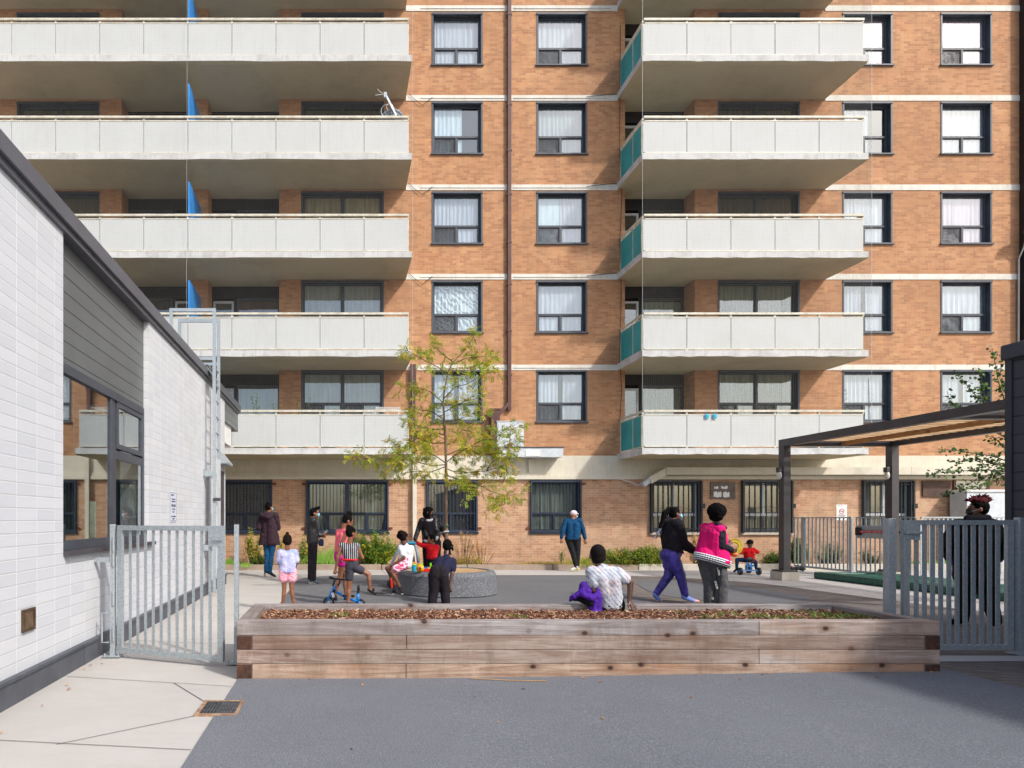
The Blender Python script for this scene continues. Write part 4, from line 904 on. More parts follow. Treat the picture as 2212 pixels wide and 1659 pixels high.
# mulch: a mounded bed, chips and tufts
m = MB(); nx, ny = 60, 12; g = {}
for i in range(nx+1):
    for k in range(ny+1):
        x = X0+T+(X1-X0-2*T)*i/nx; y = Y0+T+(Y1-Y0-2*T)*k/ny; g[i,k] = (x, y, .45+.018*noise.noise(Vector((x*3, y*3, 1)))+.01*noise.noise(Vector((x*12, y*12, 5))))
for i in range(nx):
    for k in range(ny): m.face([g[i,k], g[i+1,k], g[i+1,k+1], g[i,k+1]])
m.build('mulch_bed', ground('mulch_soil', (112,76,56), (86,58,44), (176,136,104), .8, 45, 1.0), PL, smooth=True)
rr = random.Random(11); m = MB()
for i in range(8500):
    x = rr.uniform(X0+T+.01, X1-T-.01); y = rr.uniform(Y0+T+.01, Y1-T-.01); z = .452+rr.uniform(0, .024); l = rr.uniform(.008, .032); w_ = rr.uniform(.003, .009)
    rot = Matrix.Translation((x, y, z)) @ Matrix.Rotation(rr.uniform(0, 6.28), 4, 'Z') @ Matrix.Rotation(rr.gauss(0, .35), 4, 'Y') @ Matrix.Rotation(rr.gauss(0, .5), 4, 'X')
    m.mat(rr.choice((0,0,0,1,1,1,2,2,3))); m.box(-l, l, -w_, w_, -.002, .002, rot)
chips = [plain('chip_%s' % n, c, None, 20, .9) for n, c in (('brown', (132,84,62)), ('dark', (92,58,44)), ('tan', (176,134,104)), ('pale', (206,172,140)))]
ch = m.build('wood_chips', chips); tag(ch, 'brown wood chip mulch covering the planter bed', None, None, 'stuff')
def tufts(name, spots, label, mats, zf, h=(.03,.07), n=60, r=.09, w=.004, seed=1, kind='stuff'):
    m = MB(); rr = random.Random(seed)
    for (x, y, s) in spots:
        for i in range(int(n*s)):
            a = rr.uniform(0, 6.28); d = r*s*math.sqrt(rr.random()); px, py = x+d*math.cos(a), y+d*math.sin(a)*.8; hh = rr.uniform(*h)*s; z = zf(px, py); t = rr.uniform(0, 6.28); ln = rr.uniform(.2, .8)*hh
            dx, dy = math.cos(t)*w, math.sin(t)*w; lx, ly = math.cos(t+1.5)*ln, math.sin(t+1.5)*ln
            m.mat(rr.randrange(len(mats))); m.face([(px-dx,py-dy,z),(px+dx,py+dy,z),(px+dx*.6+lx*.4,py+dy*.6+ly*.4,z+hh*.6),(px+lx,py+ly,z+hh)])
    o = m.build(name, mats); tag(o, label, None if kind == 'stuff' else 'plant', None, kind); return o
GR = [plain('grass_%d' % i, c, None, 8, .7) for i, c in enumerate(((110,150,52), (84,128,40), (150,170,76), (176,158,90)))]
tufts('planter_grass', [(X_(u,y),y,s) for u,y,s in ((733,6.7,1.0),(845,6.6,.5),(1120,6.62,.9),(1475,6.9,.8),(1530,6.6,1),(1575,6.75,1.1),(1640,6.6,1.2),(1700,6.5,1.3),(1745,6.9,1),(1790,6.55,1.6),(1850,6.6,1.2),(1340,6.5,.6))], 'small grass tufts growing through the planter mulch', GR[:3], lambda x,y:.455, (.02,.05), 70, .12, .003)

# ------------------------------------------------------------------ round bench with the young tree in it
BC = Vector((2.06, 13.0, 0)); BR = .90
BN = empty('round_bench', tuple(BC), 'round speckled grey rubber bench with golden decking around the young tree', 'bench')
m = MB(); N = 64; prof = [(BR-.03, -.02), (BR+.02, .03), (BR, .30), (BR, .38), (BR-.03, .44), (BR-.08, .455), (BR-.14, .455), (BR-.15, .435), (BR-.15, .30)]
def bez(t): r_ = 1+.10*math.cos(t)*0; return r_
for a, b in zip(prof, prof[1:]):
    for i in range(N):
        t0, t1 = 2*math.pi*i/N, 2*math.pi*(i+1)/N
        P = lambda r_, z, t: (BC.x+r_*math.cos(t)*1.04, BC.y+r_*math.sin(t), z)
        m.face([P(a[0],a[1],t0), P(a[0],a[1],t1), P(b[0],b[1],t1), P(b[0],b[1],t0)])
m.build('rubber_drum', M['drum'], BN, smooth=True)
y = -BR+.17; w_ = .092
while y < BR-.17:
    hw = math.sqrt(max(0, (BR-.155)**2-max(abs(y), abs(y+w_))**2))*1.04
    for a, b in ((-hw, -.12 if abs(y+.05) < .16 else 0), (.12 if abs(y+.05) < .16 else 0, hw)):
        if b-a > .05: m = MB(); m.box(BC.x+a, BC.x+b-.002, BC.y+y, BC.y+y+w_-.012, .41, .445); m.build('deck_board', M['deck'], BN)
    y += w_
# ------------------------------------------------------------------ people
def crop(x0, y0, s, Y0): return lambda x, y, dy=0.0: at((x0+x/s)/1.1302, (y0+y/s)/1.1302, Y0+dy)
def skin_mat(name, c, c2):
    k = NT(name); k.color(k.mix(k.ramp(k.noise(9, 4, .6), .35, .7), lin(c), lin(c2))); k.rough(.42); k.b.inputs['Specular IOR Level'].default_value = .5
    try: k.b.inputs['Subsurface Weight'].default_value = .06; k.b.inputs['Subsurface Radius'].default_value = (.02,.008,.004)
    except Exception: pass
    return k.m
SK = {'dark': skin_mat('skin_dark', (122,78,58), (98,62,48)), 'mid': skin_mat('skin_brown', (148,98,72), (124,80,60)), 'deep': skin_mat('skin_deep', (98,65,52), (78,52,43)), 'tan': skin_mat('skin_tan', (176,128,100), (156,108,84))}
M['hair'] = cloth('black_hair', (17,14,14), (9,8,8), .85, .9, 50, .12); M['hairb'] = cloth('brown_black_hair', (32,22,19), (15,11,10), .85, .9, 50, .12); M['hairr'] = cloth('red_dyed_hair', (96,22,30), (52,12,18), .8, .9, 50, .2)
M['maskb'] = plain('blue_face_mask', (150,206,226), (128,190,214), 6, .7); M['maskk'] = plain('black_face_mask', (26,26,28), None, 6, .7)
M['eye'] = plain('eye_dark', (24,18,16), None, 5, .2); M['lip'] = plain('lip', (118,62,56), None, 5, .5)
BAKE = []; CLIPS = {}
UP = Vector((0, 0, 1))
def rm(name, prims, mat, parent, vox=.011, sm=4, disp=0, dsz=.06, clip=None):
    m = MB()
    for p in prims:
        if p[0] == 'c': m.cone(*p[1:])
        else: m.ell(*p[1:], nu=18, nv=12)
    o = m.build(name, mat, parent)
    r = o.modifiers.new('r', 'REMESH'); r.mode = 'VOXEL'; r.voxel_size = vox; r.use_smooth_shade = True
    if sm: k = o.modifiers.new('s', 'SMOOTH'); k.iterations = sm; k.factor = .6
    if disp:
        tx = bpy.data.textures.new('folds', 'CLOUDS'); tx.noise_scale = dsz; tx.noise_depth = 2
        d = o.modifiers.new('d', 'DISPLACE'); d.texture = tx; d.strength = disp; d.mid_level = .5; d.texture_coords = 'LOCAL'
    if clip: CLIPS[o.name] = (clip[0]-wloc(o), clip[1])
    BAKE.append(o); return o
def hand(P, wr, hp, s, n, curl=.35, spread=.12, side=1):
    wr = Vector(wr); d = (Vector(hp)-wr).normalized(); n = Vector(n); n = (n-d*n.dot(d)).normalized(); sv = d.cross(n)*side
    for k in (-1, 0, 1): P.append(('c', wr+sv*.010*k*s, .018*s, wr+d*.080*s+sv*.026*k*s, .0145*s))
    for k, (L_, o) in enumerate(((.054,-.032),(.068,-.011),(.064,.011),(.050,.031))):
        b = wr+d*.082*s+sv*o*s; dd = (d+sv*o*spread*18).normalized()
        m1 = b+(dd*math.cos(curl)+n*math.sin(curl))*L_*.52*s; m2 = m1+(dd*math.cos(curl*2.4)+n*math.sin(curl*2.4))*L_*.48*s
        P.append(('c', b, .0098*s, m1, .0088*s)); P.append(('c', m1, .0088*s, m2, .0072*s))
    b = wr+d*.022*s-sv*.026*s; m1 = b+(d*.6-sv*.75+n*.25).normalized()*.034*s; m2 = m1+(d*.95-sv*.2+n*.35).normalized()*.030*s
    P.append(('c', b, .0135*s, m1, .0108*s)); P.append(('c', m1, .0105*s, m2, .0085*s))
def person(label, cr, Y0, yaw, J, s, skin, top=None, pants=None, shoes=None, hair=None, b=1.0, hs=.115, hyaw=None, hpitch=0, vox=.0068, mask=None, shw=.175, handn=None, curl=(.35,.35), gnd=None, feet=True):
    yr = R(yaw); rt = Vector((math.cos(yr), -math.sin(yr), 0)); fw = Vector((math.sin(yr), math.cos(yr), 0))
    Q = {k: cr(*v) for k, v in J.items()}
    base = Vector((Q['pel'].x, Q['pel'].y, 0)); base.z = gnd if gnd is not None else gz(base.x, base.y)
    root = empty('person', base, label, 'person')
    ch, pel = Q['ch'], Q['pel']; ud = (ch-pel).normalized()
    sR = Q.get('shR', ch+rt*shw*s); sL = Q.get('shL', ch-rt*shw*s); hR = Q.get('hipR', pel+rt*.095*s*b); hL = Q.get('hipL', pel-rt*.095*s*b)
    hd = Q['head']; hy = R(yaw if hyaw is None else hyaw); hr = Vector((math.cos(hy), -math.sin(hy), 0)); hf = Vector((math.sin(hy), math.cos(hy), 0))
    hp = R(hpitch); hf2 = (hf*math.cos(hp)+UP*math.sin(hp)); hu = (UP*math.cos(hp)-hf*math.sin(hp)); rot = Matrix((hr, hf2, hu)).transposed(); h = hs/.115
    at_ = lambda x, y, z: hd+(hr*x+hf2*y+hu*z)*h
    P = [('e', at_(0,-.004,.012), (.076*h,.094*h,.102*h), rot), ('e', at_(0,.028,-.045), (.058*h,.064*h,.066*h), rot), ('e', at_(0,.058,-.086), (.028*h,.026*h,.026*h), rot),
         ('c', at_(0,.086,.018), .011*h, at_(0,.106,-.018), .0155*h), ('c', at_(-.012,.096,-.024), .010*h, at_(.012,.096,-.024), .010*h), ('c', at_(-.035,.082,.026), .014*h, at_(.035,.082,.026), .014*h), ('c', at_(-.018,.088,-.052), .010*h, at_(.018,.088,-.052), .010*h),
         ('e', at_(.078,-.004,-.012), (.012*h,.020*h,.031*h), rot), ('e', at_(-.078,-.004,-.012), (.012*h,.020*h,.031*h), rot), ('c', at_(0,-.018,-.075), .050*h*(.9+.1*b), ch+ud*.0*s, .058*s*b)]
    P += [('c', hR*.8+hL*.2+UP*.04*s, .105*s*b, ch+(sR-ch)*.42-ud*.09*s, .10*s*b), ('c', hL*.8+hR*.2+UP*.04*s, .105*s*b, ch+(sL-ch)*.42-ud*.09*s, .10*s*b), ('c', sL*.85+ch*.15, .055*s*b, sR*.85+ch*.15, .055*s*b)]
    arms = {}
    for sd, S_ in (('R', sR), ('L', sL)):
        el, wr = Q.get('el'+sd), Q.get('wr'+sd)
        if el is None: continue
        arms[sd] = (S_, el, wr); P += [('c', S_, .054*s*b, el, .040*s*(b*.5+.5)), ('c', el, .040*s*(b*.5+.5), wr, .026*s)]
        ha = Q.get('ha'+sd, wr+(wr-el).normalized()*.1*s); n = Vector(handn[sd]) if handn and sd in handn else (fw if abs((ha-wr).normalized().dot(fw)) < .9 else -UP)
        hand(P, wr, ha, s*1.02, n, curl[0 if sd == 'R' else 1], .12, 1 if sd == 'R' else -1)
    legs = {}
    for sd, H_ in (('R', hR), ('L', hL)):
        kn, an = Q.get('kn'+sd), Q.get('an'+sd)
        if kn is None: continue
        legs[sd] = (H_, kn, an); P += [('c', H_, .088*s*b, kn, .054*s*(b*.5+.5)), ('c', kn, .053*s*(b*.5+.5), kn.lerp(an, .35)-fw*.012*s, .052*s*(b*.5+.5)), ('c', kn.lerp(an, .35)-fw*.012*s, .052*s*(b*.5+.5), an, .034*s)]
        to = Q.get('to'+sd)
        if to is None: to = an+fw*.15*s-UP*.055*s
        legs[sd] += (to,); dt = (to-an); P += [('c', an-dt*.15-UP*.03*s, .032*s, to, .024*s), ('c', an-UP*.02*s, .034*s, an+dt*.5-UP*.015*s, .028*s)]
    body = rm('body', P, SK[skin], root, vox, 2)
    m = MB()
    for sx in (-1, 1): m.ell(at_(.030*sx, .0835, .006), (.013*h,.010*h,.007*h), rot, nu=10, nv=6)
    m.build('eyes', M['eye'], body, smooth=True)
    if mask:
        mk = [('c', at_(-.030,.085,-.045), .030*h, at_(.030,.085,-.045), .030*h), ('c', at_(0,.094,-.02), .026*h, at_(0,.082,-.078), .026*h)]
        mo = rm('face_mask', mk, M[mask], root, .005, 2)
        m = MB(); m.tube([at_(.05,.07,-.03), at_(.084,.0,-.005)], .003, 5); m.tube([at_(-.05,.07,-.03), at_(-.084,.0,-.005)], .003, 5); m.build('ear_loop', M['white'], mo)
    else:
        m = MB(); m.ell(at_(0,.097,-.052), (.020*h,.006*h,.008*h), rot, nu=10, nv=6); m.build('lips', M['lip'], body, smooth=True)
    ctx = dict(root=root, ch=ch, pel=pel, sR=sR, sL=sL, hR=hR, hL=hL, rt=rt, fw=fw, ud=ud, at=at_, rot=rot, arms=arms, legs=legs, h=h, s=s, b=b, hd=hd, body=body, cr=cr, hu=hu)
    if hair:
        hm, kind = hair[0], hair[1]; HP = []
        HP.append(('e', at_(0,-.016,.026), (.084*h,.098*h,.098*h), rot)); rh = random.Random(int(abs(hd.x)*100)); HP += [('e', at_(rh.uniform(-.06,.06), rh.uniform(-.09,.03), rh.uniform(.03,.10)), (.030*h,.03*h,.025*h), rot) for _ in range(7 if kind != 'short' else 3)]
        if kind == 'short': HP.append(('e', at_(0,-.03,-.01), (.078*h,.076*h,.075*h), rot))
        if kind == 'bun': HP += [('e', at_(0,-.03,0), (.080*h,.080*h,.08*h), rot), ('e', at_(*hair[2]), (hair[3]*h,)*3, rot)]
        if kind == 'bob': HP += [('e', at_(0,-.035,-.02), (.090*h,.095*h,.118*h), rot), ('c', at_(.062,.03,.0), .035*h, at_(.066,.015,-.085), .034*h), ('c', at_(-.062,.03,0), .035*h, at_(-.066,.015,-.085), .034*h), ('e', at_(0,.01,.06), (.09*h,.095*h,.062*h), rot)]
        if kind == 'afro': HP = [('e', at_(0,-.045,.045), (.135*h,.145*h,.135*h), rot), ('e', at_(0,-.06,-.03), (.11*h,.10*h,.10*h), rot)]
        for q in hair[4] if len(hair) > 4 else (): HP.append(q(ctx) if callable(q) else q)
        rm('hair', HP, M[hm], root, .008, 1, .030 if kind == 'afro' else .012, .018 if kind == 'afro' else .03)
    if top: ctx['top'] = mk_top(ctx, **top)
    if pants: ctx['pants'] = mk_pants(ctx, **pants)
    if shoes:
        for sd, (H_, kn, an, to) in legs.items():
            dt = to-an; up = .012*s
            SP = [('c', an-dt*.22-UP*.035*s, .044*s, to-dt*.05-UP*.004, .036*s), ('c', an-UP*.0*s, .044*s, an+dt*.35-UP*.012*s, .036*s)]
            if shoes.get('slide'): SP = [('c', an-dt*.25-UP*.055*s, .035*s, to+dt*.05-UP*.02, .037*s), ('c', to-dt*.35+UP*.02, .036*s, to-dt*.3, .034*s)]
            sh = rm('shoe', SP, shoes['m'], root, .007, 2)
            if shoes.get('sole') is not None:
                a = an-dt*.25; m = MB(); lo = min(a.z, to.z)-.055*s
                m.cone(a-UP*.066*s, .028*s, to-UP*.026*s, .026*s); m.build('sole', shoes['sole'], sh, smooth=True)
    return ctx
TPROJ = {}
def mk_top(c, m, infl=.018, sleeve=2, hem=.02, flare=0, sm=None, disp=.014, name='top', wid=1.0, neck=True, cuff=0, extra=(), clip=None):
    s, b = c['s'], c['b']; ch, ud = c['ch'], c['ud']; hR, hL, sR, sL = c['hR'], c['hL'], c['sR'], c['sL']; i = infl
    dn = -ud*hem
    P = [('c', hR*.8+hL*.2+dn+ud*.03, .105*s*b+i+flare, ch+(sR-ch)*.42-ud*.09*s, .10*s*b+i), ('c', hL*.8+hR*.2+dn+ud*.03, .105*s*b+i+flare, ch+(sL-ch)*.42-ud*.09*s, .10*s*b+i)]
    P += [('c', sL, .056*s*b+i*.8, sR, .056*s*b+i*.8)]
    if neck: P += [('c', ch-ud*.02, .075*s*b+i*.5, ch+ud*.015*s, .062*s*b+i*.4)]
    cl = (c['cr'](*clip[:2]), Matrix.Rotation(R(clip[2] if len(clip) > 2 else 0), 3, 'Y') @ UP) if clip else None
    for sd, (S_, el, wr) in c['arms'].items():
        t = min(1, sleeve); e = S_.lerp(el, t); Q = []
        if sleeve > 0: Q.append(('c', S_, .056*s*b+i, e, (.056+(.042-.056)*t)*s*(b*.6+.4)+i*(1.15 if sleeve < 1 else 1)))
        else: P.append(('c', S_, .050*s*b+i*.5, S_.lerp(ch, .3), .056*s*b+i*.5))
        if sleeve > 1: Q.append(('c', el, .042*s*(b*.6+.4)+i, el.lerp(wr, sleeve-1), .030*s+i*.85))
        if cl and sleeve > 1: rm('sleeve', Q, m, c['root'], .009, 3, disp, .07)
        else: P += Q
    P += list(extra)
    return rm(name, P, m, c['root'], .010, 3, disp, .07, cl)
def mk_pants(c, m, infl=.014, to=2, loose=0, disp=.012, name='trousers', extra=()):
    s, b = c['s'], c['b']; hR, hL = c['hR'], c['hL']; i = infl; f2 = b*.5+.5
    P = [('c', hR*.8+hL*.2+UP*.03*s, .106*s*b+i, hR*.8+hL*.2+UP*.10*s, .100*s*b+i*.8), ('c', hL*.8+hR*.2+UP*.03*s, .106*s*b+i, hL*.8+hR*.2+UP*.10*s, .100*s*b+i*.8)]
    for sd, L_ in c['legs'].items():
        H_, kn, an = L_[:3]; t = min(1, to)
        P.append(('c', H_, .092*s*b+i, H_.lerp(kn, t), (.092+(.056-.092)*t)*s*(b if t < .8 else f2)+i+loose*t))
        if to > 1: P.append(('c', kn, .056*s*f2+i+loose, kn.lerp(an, to-1), (.036 if to > 1.7 else .05)*s+i+loose))
    P += list(extra)
    return rm(name, P, m, c['root'], .011, 3, disp, .06)
C = cloth
def pz(c, name, prims, mat, vox=.008, sm=2, disp=0): return rm(name, prims, mat, c['root'], vox, sm, disp)
# 1 dark hooded coat
cr = crop(600,1200,5.53,16.55); g = lambda x,y,d=0: ('x', x)
p = person('adult in a dark plum hooded coat and blue jeans seen from behind', cr, 16.55, 25, dict(head=(312,212), ch=(312,325), pel=(322,640), elR=(432,490,.02), wrR=(395,440,.28), elL=(180,490), wrL=(215,470,.28), knR=(345,860), anR=(325,1085), toR=(395,1145,.02), knL=(290,850), anL=(272,1075), toL=(262,1120,.1)), 1.03, 'mid',
  top=dict(m=C('plum_coat', (62,44,54), (48,34,42)), infl=.034, sleeve=1.9, hem=.10, flare=.02, name='coat', clip=(320,722), extra=[('c', cr(255,600), .12, cr(232,730), .11), ('c', cr(385,600), .12, cr(412,730), .11), ('c', cr(320,600,-.02), .13, cr(320,740,-.02), .13)]), pants=dict(m=C('blue_jeans', (28,84,128), (20,62,100)), infl=.015), shoes=dict(m=C('black_trainers', (40,40,48)), sole=M['white']), hair=('hair','short'), mask='maskb', hyaw=40)
pz(p, 'hood', [('c', cr(215,320,-.10), .06, cr(300,350,-.16), .055), ('c', cr(300,350,-.16), .055, cr(395,305,-.08), .05), ('e', cr(300,310,-.10), (.14,.08,.07))], p['top'].data.materials[0], .01, 3, .01)
# 2 black jacket with phone
cr = crop(600,1200,5.53,14.85)
p = person('woman in a black leather jacket and blue mask looking up from her phone', cr, 14.85, 82, dict(head=(928,292), ch=(900,395), pel=(905,700), elR=(935,590,-.04), wrR=(1030,588,-.05), haR=(1075,545,-.05), elL=(930,560,.2), wrL=(1010,590,.12), knR=(915,950), anR=(915,1190), toR=(985,1235), knL=(880,950), anL=(868,1190), toL=(915,1240,.05)), 1.0, 'mid',
  top=dict(m=C('black_leather', (42,42,46), (28,28,32), .42, .7, 14, .5), infl=.028, sleeve=1.9, hem=.03, name='jacket', clip=(900,700)), pants=dict(m=C('black_trousers', (40,36,42)), infl=.014, loose=.006), shoes=dict(m=C('grey_pattern_trainers', (120,136,148), (50,56,66)), sole=M['white']),
  hair=('hair','short',None,None,[lambda c: ('e', cr(965,225), (.055,.05,.035)), lambda c: ('e', cr(985,213), (.03,.03,.03))]), mask='maskb', hyaw=88, curl=(.9,.6))
t = empty('handbag', cr(1022,690,-.1), 'navy shoulder bag hanging at the hip of the woman in black leather', 'bag')
rm('bag_body', [('c', cr(1012,655,-.1), .035, cr(1008,710,-.1), .045), ('c', cr(1035,660,-.1), .03, cr(1030,715,-.1), .04)], C('navy_bag', (34,44,72)), t, .008, 3)
m = MB(); m.tube([cr(1000,640,-.1), cr(960,480,-.15), cr(915,375,-.12)], .007, 6); m.tube([cr(1038,640,-.1), cr(1042,600,-.1)], .005, 6); m.build('strap', M['bars'], t)
t = empty('mobile_phone', cr(1082,530,-.06), 'pale phone held up in the hand of the woman in black leather', 'phone'); m = MB(); m.bar(cr(1068,548,-.07), cr(1098,520,-.07), .07, .010, (0,-.4,1)); m.build('case', M['white'], t); m = MB(); m.bar(cr(1071,543,-.076), cr(1096,519,-.076), .06, .003, (0,-.4,1)); m.build('screen', M['bars'], t)
# 3 girl in lilac shirt
cr = crop(600,1200,5.53,10.4)
kt = NT('lilac_tie_dye'); kt.color(kt.mix(kt.ramp(kt.noise(7,3,.6), .4,.62), lin((150,164,220)), kt.mix(kt.ramp(kt.noise(11,3), .45,.65), lin((194,196,224)), lin((168,138,198))))); kt.rough(.9); kt.bump(kt.noise(9,3,.5), .5, .04)
kp = NT('pink_print'); kp.color(kp.mix(kp.ramp(kp.noise(60,2), .45,.58), lin((226,120,150)), lin((240,206,214)))); kp.rough(.9)
p = person('small girl with a topknot in a lilac T-shirt and pink shorts, back turned', cr, 10.4, 0, dict(head=(562,668), ch=(565,828), pel=(565,1075), elR=(688,955,.0), wrR=(665,1035,.16), elL=(446,958,0), wrL=(470,1035,.16), knR=(618,1320), anR=(655,1540), toR=(665,1575,.12), knL=(520,1310), anL=(498,1540), toL=(490,1575,.12)), .66, 'mid',
  top=dict(m=kt.m, infl=.024, sleeve=.75, hem=.04, name='t_shirt', disp=.01, clip=(565,1090)), pants=dict(m=kp.m, infl=.022, to=.38, name='shorts', loose=.03), shoes=dict(m=C('pink_trainers', (214,120,150))), hair=('hairb','bun',(0,-.02,.135),.032), hs=.100, shw=.165)
# 4 girl in pink vest
cr = crop(780,1220,6.379,11.75)
p = person('girl in a coral vest and magenta shorts bending over the blue balance bike', cr, 11.75, 60, dict(head=(440,330), ch=(360,500), pel=(330,900), elR=(345,690,-.12), wrR=(330,900,-.12), haR=(345,980,-.12), elL=(380,800,.1), wrL=(385,1080,.05), haL=(370,1180,.05), knR=(320,1200), anR=(240,1500), toR=(270,1600), knL=(400,1200,.1), anL=(420,1530,.1), toL=(480,1610,.1)), .82, 'mid',
  top=dict(m=C('coral_vest', (244,112,128)), infl=.010, sleeve=0, hem=-.05, name='vest', neck=False, disp=.005), pants=dict(m=C('magenta_shorts', (214,40,150)), infl=.012, to=.3, name='shorts'), hair=('hair','bun',(0,-.03,.135),.052), hs=.108, hyaw=75, hpitch=-25, shoes=dict(m=C('dark_shoes', (40,40,44))), curl=(.5,.3))
# 5 girl in striped top kicking a leg out
cr = crop(780,1220,6.379,11.0)
ks = NT('black_white_pinstripe'); sx = ks.n('SeparateXYZ'); ks.l(ks.tc, sx.inputs[0]); pp = ks.n('Math', operation='PINGPONG'); ks.l(sx.outputs[0], pp.inputs[0]); pp.inputs[1].default_value = .0165; ks.color(ks.mix(ks.ramp(pp.outputs[0], .003,.006,1,0), lin((32,32,40)), lin((200,200,206)))); ks.rough(.8)
p = person('girl in a pinstriped crop top and grey shorts swinging one leg out', cr, 11.0, 5, dict(head=(498,520), ch=(462,715), pel=(500,1030), elR=(668,905,.02), wrR=(625,975,.12), elL=(285,900,.0), wrL=(252,1085,.05), haL=(232,1170,.05), hipR=(545,1050), hipL=(468,1060), knR=(765,1160,.0), anR=(785,1375,.0), toR=(860,1440,0), knL=(458,1385,.02), anL=(448,1590,.0), toL=(450,1640,.12)), .76, 'mid',
  top=dict(m=ks.m, infl=.010, sleeve=0, hem=-.10, name='crop_top', neck=False, disp=.004, clip=(470,940)), pants=dict(m=C('charcoal_shorts', (70,68,78), (58,56,66)), infl=.012, to=.48, name='shorts', disp=.006), shoes=dict(m=C('black_slides', (46,44,48)), slide=True), hair=('hair','bun',(-.045,-.035,.10),.050), hs=.105, hyaw=65, shw=.17, curl=(.5,.9))
pz(p, 'waistband', [('e', cr(472,935,.0), (.148,.108,.020)), ('e', cr(472,928,.0), (.144,.105,.018))], C('red_band', (220,34,38)), .006, 1)
p_wb = p
# balance bike
cr = crop(780,1220,6.379,11.35); bk = empty('balance_bike', (cr(380,1600).x, 11.35, 0), 'blue child balance bike with black handlebar held by two girls', 'bike')
blue = plain('bike_blue', (30,134,214), (26,120,200), 3, .3)
m = MB(); m.tube([cr(230,1340,-.03), cr(110,1590,-.04)], .016, 10); m.tube([cr(262,1345,.04), cr(185,1500,.04), cr(150,1600,.05)], .013, 10); m.tube([cr(215,1420), cr(330,1470), cr(430,1530), cr(600,1585)], .023, 12); m.tube([cr(600,1460), cr(598,1600)], .026, 12); m.tube([cr(600,1600,-.05), cr(640,1615,-.02)], .014, 8); m.build('frame', blue, bk, smooth=True)
m = MB(); m.tube([cr(240,1250), cr(205,1345,-.02)], .016, 8); m.tube([cr(320,1260), cr(285,1345,.02)], .014, 8); m.ell(cr(225,1420), (.035,.035,.035)); m.build('fork_stem', M['bars'], bk, smooth=True)
m = MB(); m.tube([cr(165,1212,-.12), cr(240,1232), cr(440,1252,.1)], .015, 10); hb = m.build('handlebar', M['bars'], bk, smooth=True); m = MB(); m.tube([cr(160,1211,-.125), cr(205,1222,-.06)], .021, 10); m.build('grip', M['bars'], hb, smooth=True)
m = MB(); m.ell(cr(608,1375), (.026,.06,.058)); m.tube([cr(602,1420), cr(600,1460)], .022, 8); m.build('saddle', M['bars'], bk, smooth=True)
m = MB(); m.ell(cr(400,1495,-.02), (.06,.04,.018)); m.ell(cr(520,1500,-.02), (.035,.03,.02)); m.build('foot_rest', M['bars'], bk, smooth=True)
m = MB(); m.bar(cr(200,1450,-.06), cr(222,1520,-.06), .045, .003, (0,-1,0)); m.build('paper_tag', M['white'], bk)
for x, y, r_ in ((145,1600,.098), (640,1625,.088)):
    c = cr(x, y, .02); m = MB(); m.ring(c, (.25,1,0), r_-.018, .019, 32, 8); w = m.build('wheel', M['bars'], bk, smooth=True); m = MB(); m.disc(c, (.25,1,0), .022, .05, 12); 
    for a in range(6): m.tube([c, c+(Vector((1,-.25,0)).normalized()*math.cos(a*math.pi/3)+UP*math.sin(a*math.pi/3))*(r_-.02)], .006, 5)
    m.build('spokes', M['greywhite'], w)
# 6 seated child in white tee
cr = crop(900,1200,5.53,12.35)
kq = NT('pink_white_shorts'); kq.color(kq.mix(kq.ramp(kq.noise(14,3,.6,kq.mapping((1,1,2.5))), .47,.53), lin((240,226,232)), lin((206,60,116)))); kq.rough(.9)
p = person('child in a white T-shirt and pink patterned shorts sitting on the round bench', cr, 12.35, -60, dict(head=(475,618), ch=(500,745), pel=(500,985), shL=(440,760,.02), shR=(570,770,-.02), elL=(480,895,-.12), wrL=(345,975,-.1), haL=(305,1010,-.1), elR=(575,900,.2), wrR=(520,980,.25), knL=(310,1085,-.1), anL=(425,1300,-.1), toL=(452,1365,-.18), knR=(250,1040,.1), anR=(360,1270,.08), toR=(335,1365,.0)), .80, 'dark',
  top=dict(m=C('white_tee', (236,236,238), (214,216,222)), infl=.022, sleeve=.62, hem=.02, name='t_shirt'), pants=dict(m=kq.m, infl=.022, to=.62, name='shorts', loose=.012), shoes=dict(m=C('black_trainers_b', (44,42,46)), sole=M['white']),
  hair=('hairb','bun',(0,-.085,.075),.060,[lambda c: ('e', cr(425,560), (.05,.05,.045)), lambda c: ('e', cr(440,540), (.03,.03,.03)), lambda c: ('e', cr(405,600), (.04,.04,.05))]), hs=.108, hyaw=45, curl=(.4,.7), gnd=0)
